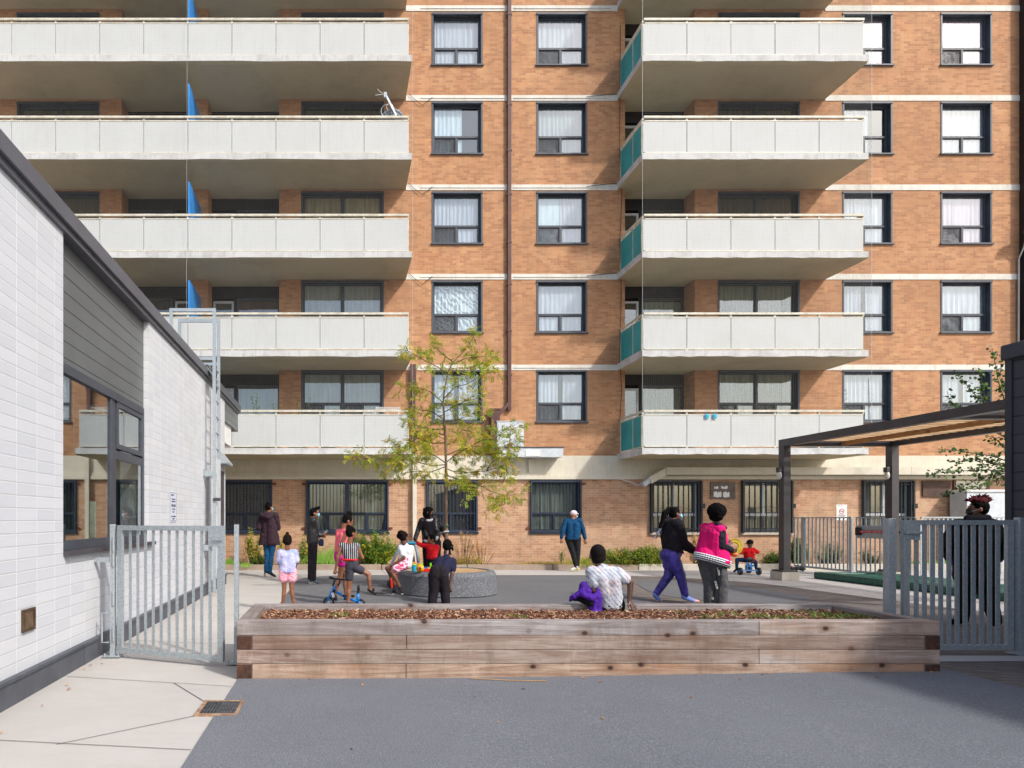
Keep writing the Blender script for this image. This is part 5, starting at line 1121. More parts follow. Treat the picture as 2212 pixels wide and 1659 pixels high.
# 7 woman in leather jacket behind the bench
cr = crop(900,1200,5.53,14.5)
p = person('woman with a black bob, face mask and open leather jacket standing behind the bench', cr, 14.5, 165, dict(head=(808,282), ch=(820,395), pel=(850,700), elL=(985,500,.05), wrL=(1035,600,.1), elR=(668,520,-.05), wrR=(622,650,-.12), haR=(632,700,-.14), knR=(800,1010), anR=(795,1280), knL=(905,1010), anL=(905,1280)), 1.0, 'dark',
  top=dict(m=C('black_top', (34,28,34)), infl=.012, sleeve=1.6, hem=.03), pants=dict(m=C('black_leggings', (30,28,32)), infl=.02, loose=.02), shoes=dict(m=C('black_shoes', (26,26,28))), hair=('hair','bob'), mask='maskk', hyaw=105, b=1.06, curl=(.6,.4))
lj = C('black_leather_jacket', (40,42,46), (26,27,30), .38, .8, 14, .6); fwv = p['fw']
pz(p, 'leather_jacket', [('c', p['sL'], .070, p['arms']['L'][1], .055), ('c', p['arms']['L'][1], .055, p['arms']['L'][1].lerp(p['arms']['L'][2], .95), .046), ('c', p['sR'], .070, p['arms']['R'][1], .055), ('c', p['arms']['R'][1], .055, p['arms']['R'][1].lerp(p['arms']['R'][2], .95), .046),
  ('c', cr(745,420,.0), .07, cr(760,640,-.03), .065), ('c', cr(895,420,.0), .07, cr(935,600,-.02), .06), ('c', cr(760,420,.08), .09, cr(800,640,.08), .09), ('c', cr(890,420,.08), .09, cr(900,640,.08), .09), ('c', cr(740,380,-.02), .05, cr(785,600,-.12), .035), ('c', cr(900,380,-.02), .05, cr(915,520,-.1), .035)], lj, .011, 2, .012)
pz(p, 'shirt', [('e', cr(815,392,-.07), (.075,.045,.030)), ('c', cr(770,375,-.04), .02, cr(860,375,-.04), .02), ('c', cr(760,665,-.1), .03, cr(790,675,-.12), .03), ('c', cr(925,620,-.1), .035, cr(910,645,-.1), .03)], C('white_undershirt', (226,228,232)), .008, 2)
# 8 toddler in red
cr = crop(900,1200,5.53,14.12)
p = person('toddler in a red fleece jacket reaching for a hand behind the bench', cr, 14.12, -125, dict(head=(850,648), ch=(868,745), pel=(850,930), elL=(900,850,-.06), wrL=(905,920,-.15), elR=(725,725,.0), wrR=(650,695,-.05), haR=(632,672,-.06), shR=(800,735,.0), shL=(925,755,-.04), knL=(860,1080), anL=(860,1225), knR=(830,1080), anR=(830,1225)), .60, 'mid',
  top=dict(m=C('red_fleece', (206,28,40), (180,22,32)), infl=.026, sleeve=1.9, hem=-.03, name='jacket'), pants=dict(m=C('black_jersey', (34,32,38)), infl=.02, loose=.01), shoes=dict(m=C('toddler_shoes', (60,60,70))), hair=('hair','short'), hs=.098, hyaw=-100, hpitch=-15)
pz(p, 'yoke', [('c', cr(895,720,.02), .05, cr(945,745,-.02), .045)], C('navy_yoke', (44,44,64)), .008, 2)
# 9 child in navy bending over the bench
cr = crop(900,1200,5.53,11.35)
p = person('child with braids in a navy T-shirt and dark trousers leaning towards the bench', cr, 11.35, 12, dict(head=(1065,735,.30), ch=(1045,890,.22), pel=(950,1130,0), shR=(1135,945,.15), shL=(935,935,.25), elR=(1128,1110,.05), wrR=(1092,1285,.0), haR=(1102,1370,.0), elL=(900,1010,.4), wrL=(900,960,.6), hipR=(1000,1140), hipL=(885,1140), knR=(1030,1345,.02), anR=(1045,1540,-.02), knL=(880,1345,.02), anL=(850,1540,-.02)), .83, 'deep',
  top=dict(m=C('navy_tee', (38,38,66), (30,30,52)), infl=.02, sleeve=.65, hem=.0, name='t_shirt'), pants=dict(m=C('black_joggers', (38,32,38), (28,24,30)), infl=.026, loose=.016), shoes=dict(m=C('dark_trainers', (36,36,40))), hair=('hair','short',None,None,[lambda c: ('c', cr(1090,800,.25), .022, cr(1105,850,.2), .016), lambda c: ('c', cr(1035,790,.28), .022, cr(1020,830,.22), .014), lambda c: ('c', cr(1120,730,.3), .03, cr(1135,790,.25), .018)]), hs=.112, hyaw=20, b=1.05, curl=(.5,.4))
# 10 man in denim jacket
cr = crop(1320,1220,5.721,18.45)
p = person('man in a denim jacket, black trousers and white cap walking along the kerb', cr, 18.45, 20, dict(head=(462,212), ch=(450,300), pel=(450,545), elR=(592,430,0), wrR=(625,555,0), haR=(630,640,0), elL=(310,430,0), wrL=(288,545,0), haL=(288,620,0), knR=(515,760), anR=(512,930), toR=(528,970,.1), knL=(455,760), anL=(495,935), toL=(430,975,.0)), .97, 'tan',
  top=dict(m=C('blue_denim', (24,84,126), (14,52,86), .85, .45, 22), infl=.024, sleeve=1.85, hem=.02, name='denim_jacket', clip=(450,555)), pants=dict(m=C('black_jeans', (36,36,40)), infl=.016, loose=.004), shoes=dict(m=C('white_trainers', (222,222,218)), sole=plain('yellow_sole', (220,216,110), None, 4, .6)), mask='maskb', hyaw=60, b=1.12, gnd=0)
a = p['at']; pz(p, 'cap', [('e', a(0,-.008,.05), (.088*p['h'],.104*p['h'],.078*p['h']), p['rot']), ('c', a(-.03,.10,.035), .014, a(-.02,.165,.025), .010), ('c', a(.03,.10,.035), .014, a(.02,.165,.025), .010)], C('white_cap', (232,214,218)), .006, 2)
# 11 boy sitting on the planter
cr = crop(1320,1220,5.721,7.12)
kg = NT('white_script_print_tee'); wa = kg.n('TexWave', wave_type='BANDS', bands_direction='X'); kg.l(kg.mapping((1,1,1), (0, R(42), 0)), wa.inputs[0]); wa.inputs['Scale'].default_value = 8.5; wa.inputs['Distortion'].default_value = 1.2; wa.inputs['Detail'].default_value = 0
nz = kg.noise(26, 3, .7, kg.mapping((1,.4,1), (0, R(42), 0))); ln = kg.math('MULTIPLY', kg.ramp(wa.outputs['Fac'], .80, .90), kg.ramp(nz, .42, .50))
cl = kg.mix(kg.ramp(kg.noise(4,1), .49,.51), lin((176,60,76)), lin((84,104,140))); kg.color(kg.mix(kg.math('MULTIPLY', ln, .75), kg.mix(kg.ramp(kg.noise(8,3), .3,.7), lin((208,211,218)), lin((178,183,194))), cl)); kg.rough(.85); kg.bump(kg.noise(5,3,.5,kg.mapping((1,1,.5),(0,.5,0)),1.5), .8, .06)
p = person('boy in a white printed T-shirt sitting on the planter edge, seen from behind', cr, 7.12, 6, dict(head=(795,775,.06), ch=(872,985,.0), pel=(975,1440,.03), shL=(715,1010,.0), shR=(1055,1015,.0), elL=(735,1265,-.02), wrL=(690,1330,.18), elR=(1255,1160,-.02), wrR=(1240,1420,-.06), haR=(1320,1540,-.12), hipL=(900,1480,.06), hipR=(1050,1480,.06), knL=(850,1500,.42), anL=(850,1880,.48), toL=(850,1960,.62), knR=(1060,1500,.42), anR=(1060,1880,.48), toR=(1060,1960,.62)), .86, 'deep',
  top=dict(m=kg.m, infl=.020, sleeve=.60, hem=.0, name='t_shirt', disp=.016), pants=dict(m=C('black_shorts', (28,28,32)), infl=.018, to=1.1, name='shorts'), shoes=dict(m=C('boy_trainers', (50,50,56))), hs=.113, hyaw=3, vox=.0055, shw=.17, handn=dict(R=(-.3,.6,-.9)), curl=(.18,.4), gnd=0)
a = p['at']; pz(p, 'hair', [('e', a(0,-.010,.020), (.0815*p['h'],.099*p['h'],.101*p['h']), p['rot']), ('e', a(0,-.03,-.03), (.072*p['h'],.072*p['h'],.07*p['h']), p['rot'])], cloth('cropped_black_hair', (30,24,24), (18,15,15), .9, .3, 90, .15), .006, 3)
# purple jacket draped over his arm
t = empty('purple_jacket', cr(640,1500,-.02), 'purple jacket with black lining draped over the boy arm onto the planter', 'jacket')
rm('outer_shell', [('c', cr(600,1200,.0), .045, cr(590,1300,.0), .055), ('c', cr(600,1210,.02), .04, cr(660,1280,-.04), .04), ('c', cr(590,1290,-.02), .045, cr(460,1360,-.0), .026), ('c', cr(460,1350,0), .03, cr(415,1405,.02), .016), ('c', cr(600,1330,-.06), .034, cr(700,1375,-.08), .036), ('c', cr(700,1375,-.08), .036, cr(800,1330,-.06), .036), ('c', cr(790,1240,-.03), .026, cr(815,1400,-.06), .034), ('c', cr(810,1380,-.07), .036, cr(815,1570,-.09), .030), ('c', cr(770,1430,-.08), .03, cr(740,1565,-.10), .022), ('c', cr(815,1560,-.1), .03, cr(730,1570,-.1), .024), ('c', cr(690,1500,-.06), .024, cr(740,1565,-.08), .02), ('c', cr(560,1370,.0), .02, cr(480,1400,.02), .016)], C('purple_cloth', (84,40,160), (66,30,130), .8, .7), t, .006, 2, .010)
rm('lining', [('c', cr(560,1395,-.01), .030, cr(690,1440,-.05), .046), ('c', cr(690,1430,-.05), .045, cr(700,1480,-.06), .03), ('c', cr(440,1375,.03), .03, cr(560,1390,.0), .026), ('c', cr(720,1400,-.05), .035, cr(760,1430,-.06), .03)], C('black_lining', (20,18,26)), t, .007, 2)
# 12 woman walking in black hoodie
cr = crop(1560,1200,5.529,11.62)
kv = NT('purple_velour'); kv.color(kv.mix(kv.ramp(kv.noise(6,4,.6,kv.mapping((1,1,.5)),1), .4,.66), lin((44,34,108)), lin((92,78,186)))); kv.rough(.5); kv.bump(kv.noise(8,3,.5), .6, .04)
p = person('woman in a black hoodie, blue mask and shiny purple trousers walking to the right', cr, 11.62, 85, dict(head=(488,300), ch=(440,450), pel=(450,830), elR=(595,700,-.14), wrR=(735,795,-.14), elL=(560,640,.25), wrL=(640,760,.25), hipR=(440,860,-.09), hipL=(470,850,.09), knL=(405,1130,.08), anL=(228,1385,.08), toL=(275,1462,.08), knR=(560,1140,-.08), anR=(628,1410,-.08), toR=(735,1470,-.08)), 1.0, 'dark',
  top=dict(m=C('black_hoodie', (34,30,36), (24,22,27)), infl=.045, sleeve=1.95, hem=-.0, name='hoodie', clip=(450,800,14)), pants=dict(m=kv.m, infl=.018, loose=.006, to=1.93, extra=[('e', cr(385,860,0), (.125,.16,.14)), ('c', cr(400,870,.06), .115, cr(405,1000,.08), .10)]), shoes=dict(m=C('lilac_socks', (140,160,226), (120,140,210))), mask='maskb', hyaw=88, b=1.18, hair=('hair','short',None,None,[lambda c: ('c', cr(400,255), .055, cr(345,300), .05), lambda c: ('c', cr(345,300), .052, cr(318,430), .04), lambda c: ('c', cr(318,430), .04, cr(285,500), .03), lambda c: ('e', cr(450,240), (.07,.09,.05))]))
pz(p, 'hood', [('c', cr(350,400), .055, cr(410,385), .06), ('c', cr(410,390), .06, cr(480,420), .045)], p['top'].data.materials[0], .009, 3)
pz(p, 'braids', [('c', cr(290,490), .03, cr(255,560), .022), ('c', cr(255,560,-.02), .015, cr(190,640,-.03), .007), ('c', cr(270,540), .014, cr(225,650), .006), ('c', cr(300,540,.02), .014, cr(290,600), .006), ('c', cr(245,560,.02), .012, cr(215,600,.03), .006)], cloth('grey_tipped_braids', (60,60,74), (150,152,170), .7, .6, 30), .005, 1)
for a_, b_ in (((255,1475,.08),(300,1478,.08)), ((710,1470,-.08),(800,1480,-.08))): pz(p, 'sandal', [('c', cr(*a_), .028, cr(*b_), .022)], C('peach_sandal', (236,150,140), (226,190,190)), .006, 2)
# 13 pink jacket
cr = crop(1560,1200,5.529,11.0)
kk = C('hot_pink_jacket', (246,22,122), (226,14,108), .7, .5)
p = person('person with curly hair in a hot pink and black varsity jacket holding a ball', cr, 11.0, 48, dict(head=(1075,300), ch=(1010,500), pel=(985,940), shR=(1085,520,-.12), shL=(900,500,.12), elR=(1110,735,-.16), wrR=(1255,790,-.14), haR=(1330,800,-.12), elL=(1040,700,.35), wrL=(1230,790,.32), haL=(1300,830,.25), hipR=(1060,960,-.06), hipL=(900,960,.06), knR=(1115,1240,-.05), anR=(1110,1540,-.05), knL=(965,1240,.05), anL=(950,1540,.05)), .98, 'dark',
  top=dict(m=kk, infl=.035, sleeve=0, hem=-.04, name='jacket', disp=.012, clip=(985,930,17), extra=[('c', cr(900,880,.05), .185, cr(960,600,.05), .155), ('c', cr(1070,930,-.05), .185, cr(1050,600,-.02), .15), ('c', cr(910,880,.0), .18, cr(1075,930,.0), .18)]), pants=dict(m=C('grey_joggers', (98,98,100), (82,82,84)), infl=.012, loose=.035), shoes=dict(m=C('plain_dark_trainers', (40,40,44))), hs=.114, hyaw=70, b=1.28, hair=('hair','afro',None,None,[lambda c: ('e', c['at'](0,-.02,.05), (.13,.13,.11))]), curl=(.8,.7))
A = p['arms']['R']; A2 = p['arms']['L']; kb2 = C('black_sleeve', (38,32,48), (28,24,36), .6, .8)
pz(p, 'sleeve', [('c', A[0], .098, A[1], .074), ('c', A[1], .074, A[1].lerp(A[2], .9), .05), ('c', cr(1060,450,-.1), .05, cr(1085,500,-.12), .09)], kb2, .010, 3, .012); pz(p, 'sleeve', [('c', A2[0], .09, A2[1], .07), ('c', A2[1], .07, A2[1].lerp(A2[2], .9), .05)], kb2, .010, 3, .012)
kw = NT('striped_hem'); s_ = kw.n('SeparateXYZ'); kw.l(kw.tc, s_.inputs[0]); zz = kw.math('ADD', kw.math('MULTIPLY', s_.outputs[0], .305), s_.outputs[2]); q_ = kw.n('Math', operation='PINGPONG'); kw.l(zz, q_.inputs[0]); q_.inputs[1].default_value = .0175; kw.color(kw.mix(kw.ramp(q_.outputs[0], .007,.009), lin((24,22,30)), lin((232,232,236)))); kw.rough(.8)
Rt = Matrix.Rotation(R(17), 3, 'Y'); c0 = cr(985,928,.0); m = MB(); N = 44
for i in range(N):
    q4 = []
    for (t_, z_) in ((i, -.055), (i+1, -.055), (i+1, .055), (i, .055)): a_ = 2*math.pi*t_/N; f_ = 1-.5*abs(z_); q4.append(c0+Rt @ Vector((.300*f_*math.cos(a_), .245*f_*math.sin(a_), z_)))
    m.face(q4)
so_ = m.build('striped_hem', kw.m, p['root'], smooth=True); so_.modifiers.new('solid', 'SOLIDIFY').thickness = .02
pz(p, 'collar', [('c', cr(1030,430,.03), .03, cr(1110,450,-.06), .03), ('c', cr(1110,450,-.06), .03, cr(1165,490,.0), .03)], kb2, .008, 2)
pz(p, 'hair_band', [('c', cr(1085,370,-.075), .009, cr(1125,325,-.06), .009), ('c', cr(1125,325,-.06), .009, cr(1162,298,0), .009)], C('pink_band', (206,96,180)), .005, 1)
m = MB(); pts = [cr(1090,1000,-.27), cr(1075,1150,-.22), cr(1062,1280,-.20), cr(1035,1400,-.19), cr(1000,1500,-.18)]
for a_, b_ in zip(pts, pts[1:]): m.bar(a_, b_, .055, .05, (0,-1,0))
ps = m.build('side_stripe', M['bars'], p['root'])
for i, (x, y, ch_) in enumerate(((1087,1075,'GICKO'), (1055,1260,'GICKO'), (1008,1440,'GI'))): text('lettering', ch_, .042, cr(x, y, -.275 if i == 0 else -.24), (R(90), R(-100 if i < 1 else -106), 0), M['inkw'], ps)
o_ = text('lettering', 'JUICY', .115, cr(905,540,-.40), (R(90), 0, R(-30)), M['bars'], p['root'], sx=.85); TPROJ[o_.name] = (p['top'], Vector((math.sin(R(-30)), math.cos(R(-30)), 0)))
t = empty('ball', cr(1282,845,-.12), 'orange ball held against the pink jacket', 'ball'); m = MB(); m.ell(cr(1283,845,-.08), (.062,.062,.045)); m.build('ball_skin', plain('orange_ball', (222,140,60), (206,120,46), 6, .5), t, smooth=True)
t = empty('spiky_ring_toy', cr(1290,740,0), 'yellow and purple spiky ring toy held by the person in pink', 'toy'); c = cr(1285,745,.0)
for k_, (mm, a0, a1) in enumerate(((plain('toy_yellow', (226,210,50), None, 3, .4), -1.3, 1.9), (plain('toy_purple', (96,66,150), None, 3, .4), 1.9, 3.0))):
    m = MB(); m.ring(c, (0,1,0), .085, .012, 30, 6)if k_ == 0 else None
    for rr_ in (.075, .10, .125):
        n_ = int(abs(a1-a0)*rr_/.017)
        for i in range(n_):
            a = a0+(a1-a0)*i/n_+rr_*3; d = Vector((math.cos(a), 0, math.sin(a))); m.cone(c+d*(rr_-.008), .0085, c+d*(rr_+.012)-Vector((0,.012,0)), .005, 6)
    m.build('spikes', mm, t, smooth=True)
# 14 child on tricycle
cr = crop(1560,1200,5.529,17.4)
p = person('small child in a red top and black cap riding the blue tricycle away', cr, 17.4, 5, dict(head=(1497,700), ch=(1485,785), pel=(1490,925), elR=(1600,820,.0), wrR=(1560,800,.2), elL=(1375,825,0), wrL=(1420,800,.2), knR=(1575,955,.16), anR=(1582,1035,.05), toR=(1590,1065,.12), knL=(1325,920,.06), anL=(1320,1040,.0), toL=(1280,1080,.02)), .66, 'dark',
  top=dict(m=C('bright_red_top', (214,22,28), (190,16,22)), infl=.02, sleeve=1.9, hem=.0), pants=dict(m=C('dark_jeans', (30,56,88)), infl=.012), shoes=dict(m=C('black_white_trainers', (36,36,44)), sole=M['white']), hs=.100, hyaw=10, gnd=0)
a = p['at']; pz(p, 'cap', [('e', a(0,-.008,.035), (.090*p['h'],.104*p['h'],.085*p['h']), p['rot']), ('c', a(-.11,.0,.0), .014, a(-.06,.06,.01), .016)], C('black_cap', (26,22,26)), .006, 2)
tr = empty('tricycle', (cr(1490,1060).x, 17.3, 0), 'blue tricycle with black wheels ridden by the child in red', 'tricycle')
m = MB(); m.tube([cr(1375,1065,-.1), cr(1605,1065,-.1)], .018, 8); m.tube([cr(1460,1060,-.1), cr(1462,950,-.06)], .018, 8); m.tube([cr(1520,1060,-.1), cr(1516,950,-.06)], .018, 8); m.box(cr(1455,0).x, cr(1525,0).x, 17.30, 17.33, cr(0,1010).z, cr(0,985).z); m.tube([cr(1490,1000,-.05), cr(1480,1010,.4), cr(1480,930,.5)], .016, 8); m.build('frame', blue, tr, smooth=False)
m = MB(); m.ell(cr(1492,915,-.10), (.115,.03,.055)); m.ell(cr(1492,945,-.02), (.09,.11,.02)); m.build('seat', M['bars'], tr, smooth=True)
for x, y, dd, r_ in ((1366,1062,-.1,.095), (1616,1066,-.1,.095), (1480,1050,.45,.12)):
    c = cr(x, y, dd); c.z = r_; m = MB(); m.disc(c, (1,0,0), r_, .045, 24); w = m.build('wheel', M['bars'], tr); m = MB(); m.disc(c, (1,0,0), .035, .055, 12); m.build('hub', blue, w)
m = MB(); m.tube([cr(1400,850,.42), cr(1580,850,.42)], .012, 8); m.tube([cr(1480,930,.5), cr(1485,850,.42)], .012, 8); m.build('handlebar', M['bars'], tr)
# 15 woman in black behind the gate
cr = crop(2250,1180,3.772,8.6)
p = person('woman in black with a red dyed topknot walking behind the right hand gate', cr, 8.6, -12, dict(head=(520,235), ch=(505,390), pel=(490,790), shR=(640,410,0), shL=(345,410,0), elR=(705,560,0), wrR=(690,700,.05), elL=(245,570,.05), wrL=(270,690,.2), hipR=(560,850,0), hipL=(420,850,0), knR=(620,1050,.0), anR=(680,1270,0), toR=(640,1320,.05), knL=(400,1060,.0), anL=(375,1240,0), toL=(270,1275,.03)), 1.0, 'mid',
  top=dict(m=C('black_coat', (32,30,37), (22,20,26)), infl=.05, sleeve=1.9, hem=.02, name='coat'), pants=dict(m=C('black_trousers_b', (26,25,30)), infl=.022, loose=.01), shoes=dict(m=C('black_boots', (22,22,25))), mask='maskk', hyaw=-62, b=1.25, hair=('hair','short'), curl=(.5,.5))
pz(p, 'hood', [('c', cr(430,325,-.05), .05, cr(600,320,-.05), .05), ('e', cr(520,345,-.1), (.15,.08,.05))], p['top'].data.materials[0], .010, 3)
rr = random.Random(4); HB = [('e', cr(530,165), (.085,.08,.06)), ('e', cr(580,150), (.055,.06,.055)), ('e', cr(490,155), (.05,.06,.04))]
for i in range(90):
    a = rr.uniform(-.3, 3.4); o_ = cr(530+75*math.cos(a), 155-30*math.sin(a), rr.uniform(-.04,.04)); HB.append(('c', o_, .010, o_+Vector((math.cos(a)*rr.uniform(.01,.075), rr.uniform(-.05,.03), math.sin(a)*rr.uniform(.01,.045)+.005)), .004))
pz(p, 'dyed_topknot', HB, M['hairr'], .0055, 0)

# ------------------------------------------------------------------ toys on and beside the bench
cr = crop(900,1200,5.53,12.5)
PLC = lambda n, c: plain('plastic_'+n, c, tuple(x*.92 for x in c), 4, .35)
tb = empty('toy_bucket', (cr(618,1035).x, 12.5, .455), 'teal toy bucket with a green rim on the bench', 'bucket')
c = Vector((cr(620,1035).x, 12.55, .456)); m = MB(); m.tube([c, c+UP*.12], [.045,.05], 20); m.build('body', PLC('teal', (40,170,206)), tb); m = MB(); m.ring(c+UP*.122, (0,0,1), .048, .008, 24, 6); m.build('rim', PLC('lime', (120,214,40)), tb)
m = MB()
for i in range(3): m.ring(c+Vector((-.02+.02*i, 0, .145)), (0,1,.2*i), .022, .007, 14, 5)
tag(m.build('toy_rings', PLC('amber', (240,176,20)), origin=tuple(c+UP*.13)), 'amber toy rings heaped in the teal bucket', 'toy')
m = MB(); c = cr(690,1035,-.12); c.z = .456+.075; m.tube([c+Vector((-.0,-.05,0)), c+Vector((.03,.02,-.01)), c+Vector((.06,.06,-.02))], [.075,.05,.012], 22); t = empty('toy_horn', (c.x, c.y, .456), 'round orange toy funnel lying on the bench edge', 'toy'); m.build('funnel', PLC('orange', (244,170,16)), t, smooth=True); m = MB(); m.disc(c+Vector((0,-.052,0)), (.3,1,-.1), .02, .004, 14); m.build('hole', M['bars'], t)
t = empty('toy_truck', (cr(800,1040).x, 12.62, .456), 'red toy tray with green, blue and yellow pieces on the bench', 'toy')
x0, x1 = cr(715,1040).x, cr(880,1040).x
m = MB(); m.box(x0, x1, 12.48, 12.72, .456, .475); m.box(x0, x1, 12.48, 12.495, .475, .51); m.box(x1-.02, x1, 12.495, 12.72, .475, .56); m.build('tray', PLC('red', (226,30,26)), t, bevel=.004)
for nm, cc, x, w_, h_, y in (('green_block', (110,220,30), 735, .03, .13, 12.66), ('green_block', (110,220,30), 853, .03, .13, 12.66), ('blue_block', (30,80,190), 775, .05, .06, 12.60), ('yellow_block', (240,190,30), 825, .035, .05, 12.56), ('teal_block', (60,190,170), 750, .025, .04, 12.53)):
    x = cr(x, 1000).x; m = MB(); m.box(x-w_/2, x+w_/2, y-.02, y+.03, .4755, .4755+h_); m.build(nm, PLC(nm, cc), t, bevel=.004)
# ride on coupe behind the seated child
cr = crop(900,1200,5.53,14.05)
t = empty('ride_on_car', (cr(500,1100).x, 14.0, 0), 'toy ride on car with a teal roof and grey pillars behind the bench', 'toy car')
gy = PLC('pale_grey', (150,172,186)); 
m = MB(); m.tube([cr(300,1010,-.05), cr(380,820,-.02), cr(430,720), cr(470,700)], [.03,.028,.03,.03], 10); m.tube([cr(672,960,-.0), cr(655,820), cr(625,720), cr(580,700)], [.035,.032,.03,.03], 10); m.tube([cr(400,960,.35), cr(450,800,.33), cr(480,710,.3)], [.03,.026,.03], 10); m.tube([cr(610,960,.35), cr(600,800,.33), cr(580,710,.3)], [.03,.026,.03], 10); m.build('pillars', gy, t, smooth=True)
m = MB(); x0, x1, z_ = cr(440,690).x, cr(640,690).x, cr(0,690).z; m.box(x0, x1, 13.98, 14.42, z_-.035, z_+.02); m.build('roof', PLC('teal_roof', (40,150,190)), t, bevel=.03)
m = MB(); m.box(cr(290,0).x, cr(680,0).x, 13.96, 14.45, .10, .36); m.build('body', PLC('body_red', (214,36,30)), t, bevel=.05)
for x in (300, 650): c = cr(x, 1160); c = Vector((c.x, 13.95, .09)); m = MB(); m.disc(c, (0,1,0), .09, .05, 20); m.build('wheel', M['bars'], t)
cr = crop(900,1200,5.53,12.25)
t = empty('toy_shovel', (cr(315,1240).x, 12.28, 0), 'red and lime toy spade leaning on the seated child leg', 'toy'); m = MB(); m.bar(cr(318,1300,.0), cr(305,1170,.0), .035, .012, (0,-1,0)); m.build('blade', PLC('spade_red', (224,30,24)), t, bevel=.004); m = MB(); m.tube([cr(305,1172), cr(360,1110,-.02)], .007, 6); m.build('handle', PLC('spade_lime', (130,214,40)), t)
# ------------------------------------------------------------------ trees and planting
LEAF = {'g': plain('leaf_green', (150,182,60), (116,150,46), 6, .55), 'y': plain('leaf_yellow_green', (216,208,72), (190,188,60), 6, .55), 'o': plain('leaf_amber', (214,166,56), (190,136,44), 6, .55), 'd': plain('leaf_dark_green', (58,92,44), (40,70,34), 6, .5), 'l': plain('leaf_fresh_green', (116,160,60), (88,130,46), 6, .5), 's': plain('leaf_dry', (186,158,98), (150,116,70), 8, .8), 'sv': plain('leaf_silver', (132,158,120), (104,132,96), 6, .5)}
for k_ in ('g','y','o','l','d','sv'):
    t_ = LEAF[k_].node_tree; pb = t_.nodes['Principled BSDF']; tr_ = t_.nodes.new('ShaderNodeBsdfTranslucent'); mx = t_.nodes.new('ShaderNodeMixShader'); mx.inputs[0].default_value = .5
    src = pb.inputs['Base Color'].links[0].from_socket; t_.links.new(src, tr_.inputs[0]); t_.links.new(pb.outputs[0], mx.inputs[1]); t_.links.new(tr_.outputs[0], mx.inputs[2]); t_.links.new(mx.outputs[0], t_.nodes['Material Output'].inputs[0])
M['bark'] = plain('young_bark', (138,116,96), (104,84,70), 14, .9, bump=.4); M['twig'] = plain('twig_brown', (96,72,56), (76,56,44), 14, .9)
def leaf(m, p, d, n, L_, w_, mi):
    d = d.normalized(); s_ = d.cross(n)
    if s_.length < 1e-3: s_ = d.orthogonal()
    s_.normalize(); up = s_.cross(d); m.mat(mi)
    m.face([p, p+d*L_*.5+s_*w_*.5-up*L_*.06, p+d*L_, p+d*L_*.5-s_*w_*.5-up*L_*.06])
def rv(r_): 
    while True:
        v = Vector((r_.uniform(-1,1), r_.uniform(-1,1), r_.uniform(-1,1)))
        if .05 < v.length < 1: return v.normalized()
cr = crop(1000,780,3.19,13.0); rr = random.Random(21)
TR = empty('young_tree', (BC.x, 13.0, .4), 'slender young tree with feathery yellow green leaves in the round bench', 'tree')
trunk = [(290,1790),(288,1660),(285,1400),(284,1130),(278,950),(270,800),(262,650),(272,540),(300,430),(325,350),(380,290),(450,215),(490,150),(522,70)]
rads = [.034,.033,.031,.028,.024,.021,.018,.016,.014,.012,.009,.007,.005,.003]
m = MB(); tp = [Vector((cr(x,y).x, 13.0+.03*math.sin(i), cr(x,y).z)) for i, (x,y) in enumerate(trunk)]; tp[0].z = .40; m.tube(tp, rads, 10); m.build('trunk', M['bark'], TR, smooth=True)
BRS = [[(283,1130),(180,1140),(60,1110),(-90,1075),(-300,1090),(-470,1070)],[(283,1115),(350,1060),(450,1000),(560,940),(650,930),(760,870),(850,800)],[(285,1160),(330,1180),(450,1190),(600,1180),(750,1130),(830,1010)],
 [(285,1170),(300,1220),(370,1240),(460,1290),(420,1370)],[(300,1215),(400,1260),(540,1290),(640,1340),(740,1370),(890,1355)],[(740,1370),(740,1440),(680,1460),(610,1495)],[(276,960),(180,965),(60,925),(-60,1000),(-160,960)],
 [(274,850),(150,860),(40,820),(-10,760)],[(268,780),(180,720),(60,700),(0,650)],[(262,650),(160,560),(60,530),(-90,525)],[(262,620),(350,530),(450,500),(600,420),(690,400)],[(300,430),(220,370),(100,310),(0,250),(-40,235)],
 [(330,350),(440,300),(560,290),(650,285)],[(335,330),(260,270),(200,220),(150,190)],[(300,430),(420,440),(520,380),(610,350)],[(272,800),(380,780),(480,740),(570,700)],[(279,980),(350,950),(400,860),(500,880),(620,860)],
 [(281,1060),(360,1025),(520,985),(650,1000)],[(283,1120),(200,1060),(90,1010),(-20,1040),(-130,1130)],[(283,1145),(160,1190),(60,1180),(-60,1200),(-230,1150)],[(750,1130),(760,1200),(720,1280)],[(270,720),(330,690),(420,640),(540,610)],[(450,1000),(560,1060),(700,1040),(800,960)],[(276,900),(200,880),(140,920),(60,960)],[(600,1180),(640,1110),(760,1060),(830,900)]]
br = MB(); lf = MB()
def spray(p, d, L_):                       # a pinnate leaf: a rachis with paired leaflets
    n = rv(rr); n.z = abs(n.z)+.4; n.normalize(); side = d.cross(n); side.normalize(); mi = rr.choices((0,1,2), (6,5,1.0))[0]
    k = 7; q = p.copy(); dd = d.copy()
    for i in range(k):
        q = q+dd*L_/k; dd = (dd-Vector((0,0,.05))).normalized()
        for s_ in (-1, 1):
            if rr.random() < .12: continue
            leaf(lf, q, (dd*.55+side*s_).normalized(), n, rr.uniform(.032,.052), rr.uniform(.013,.020), mi if rr.random() > .2 else rr.randrange(3))
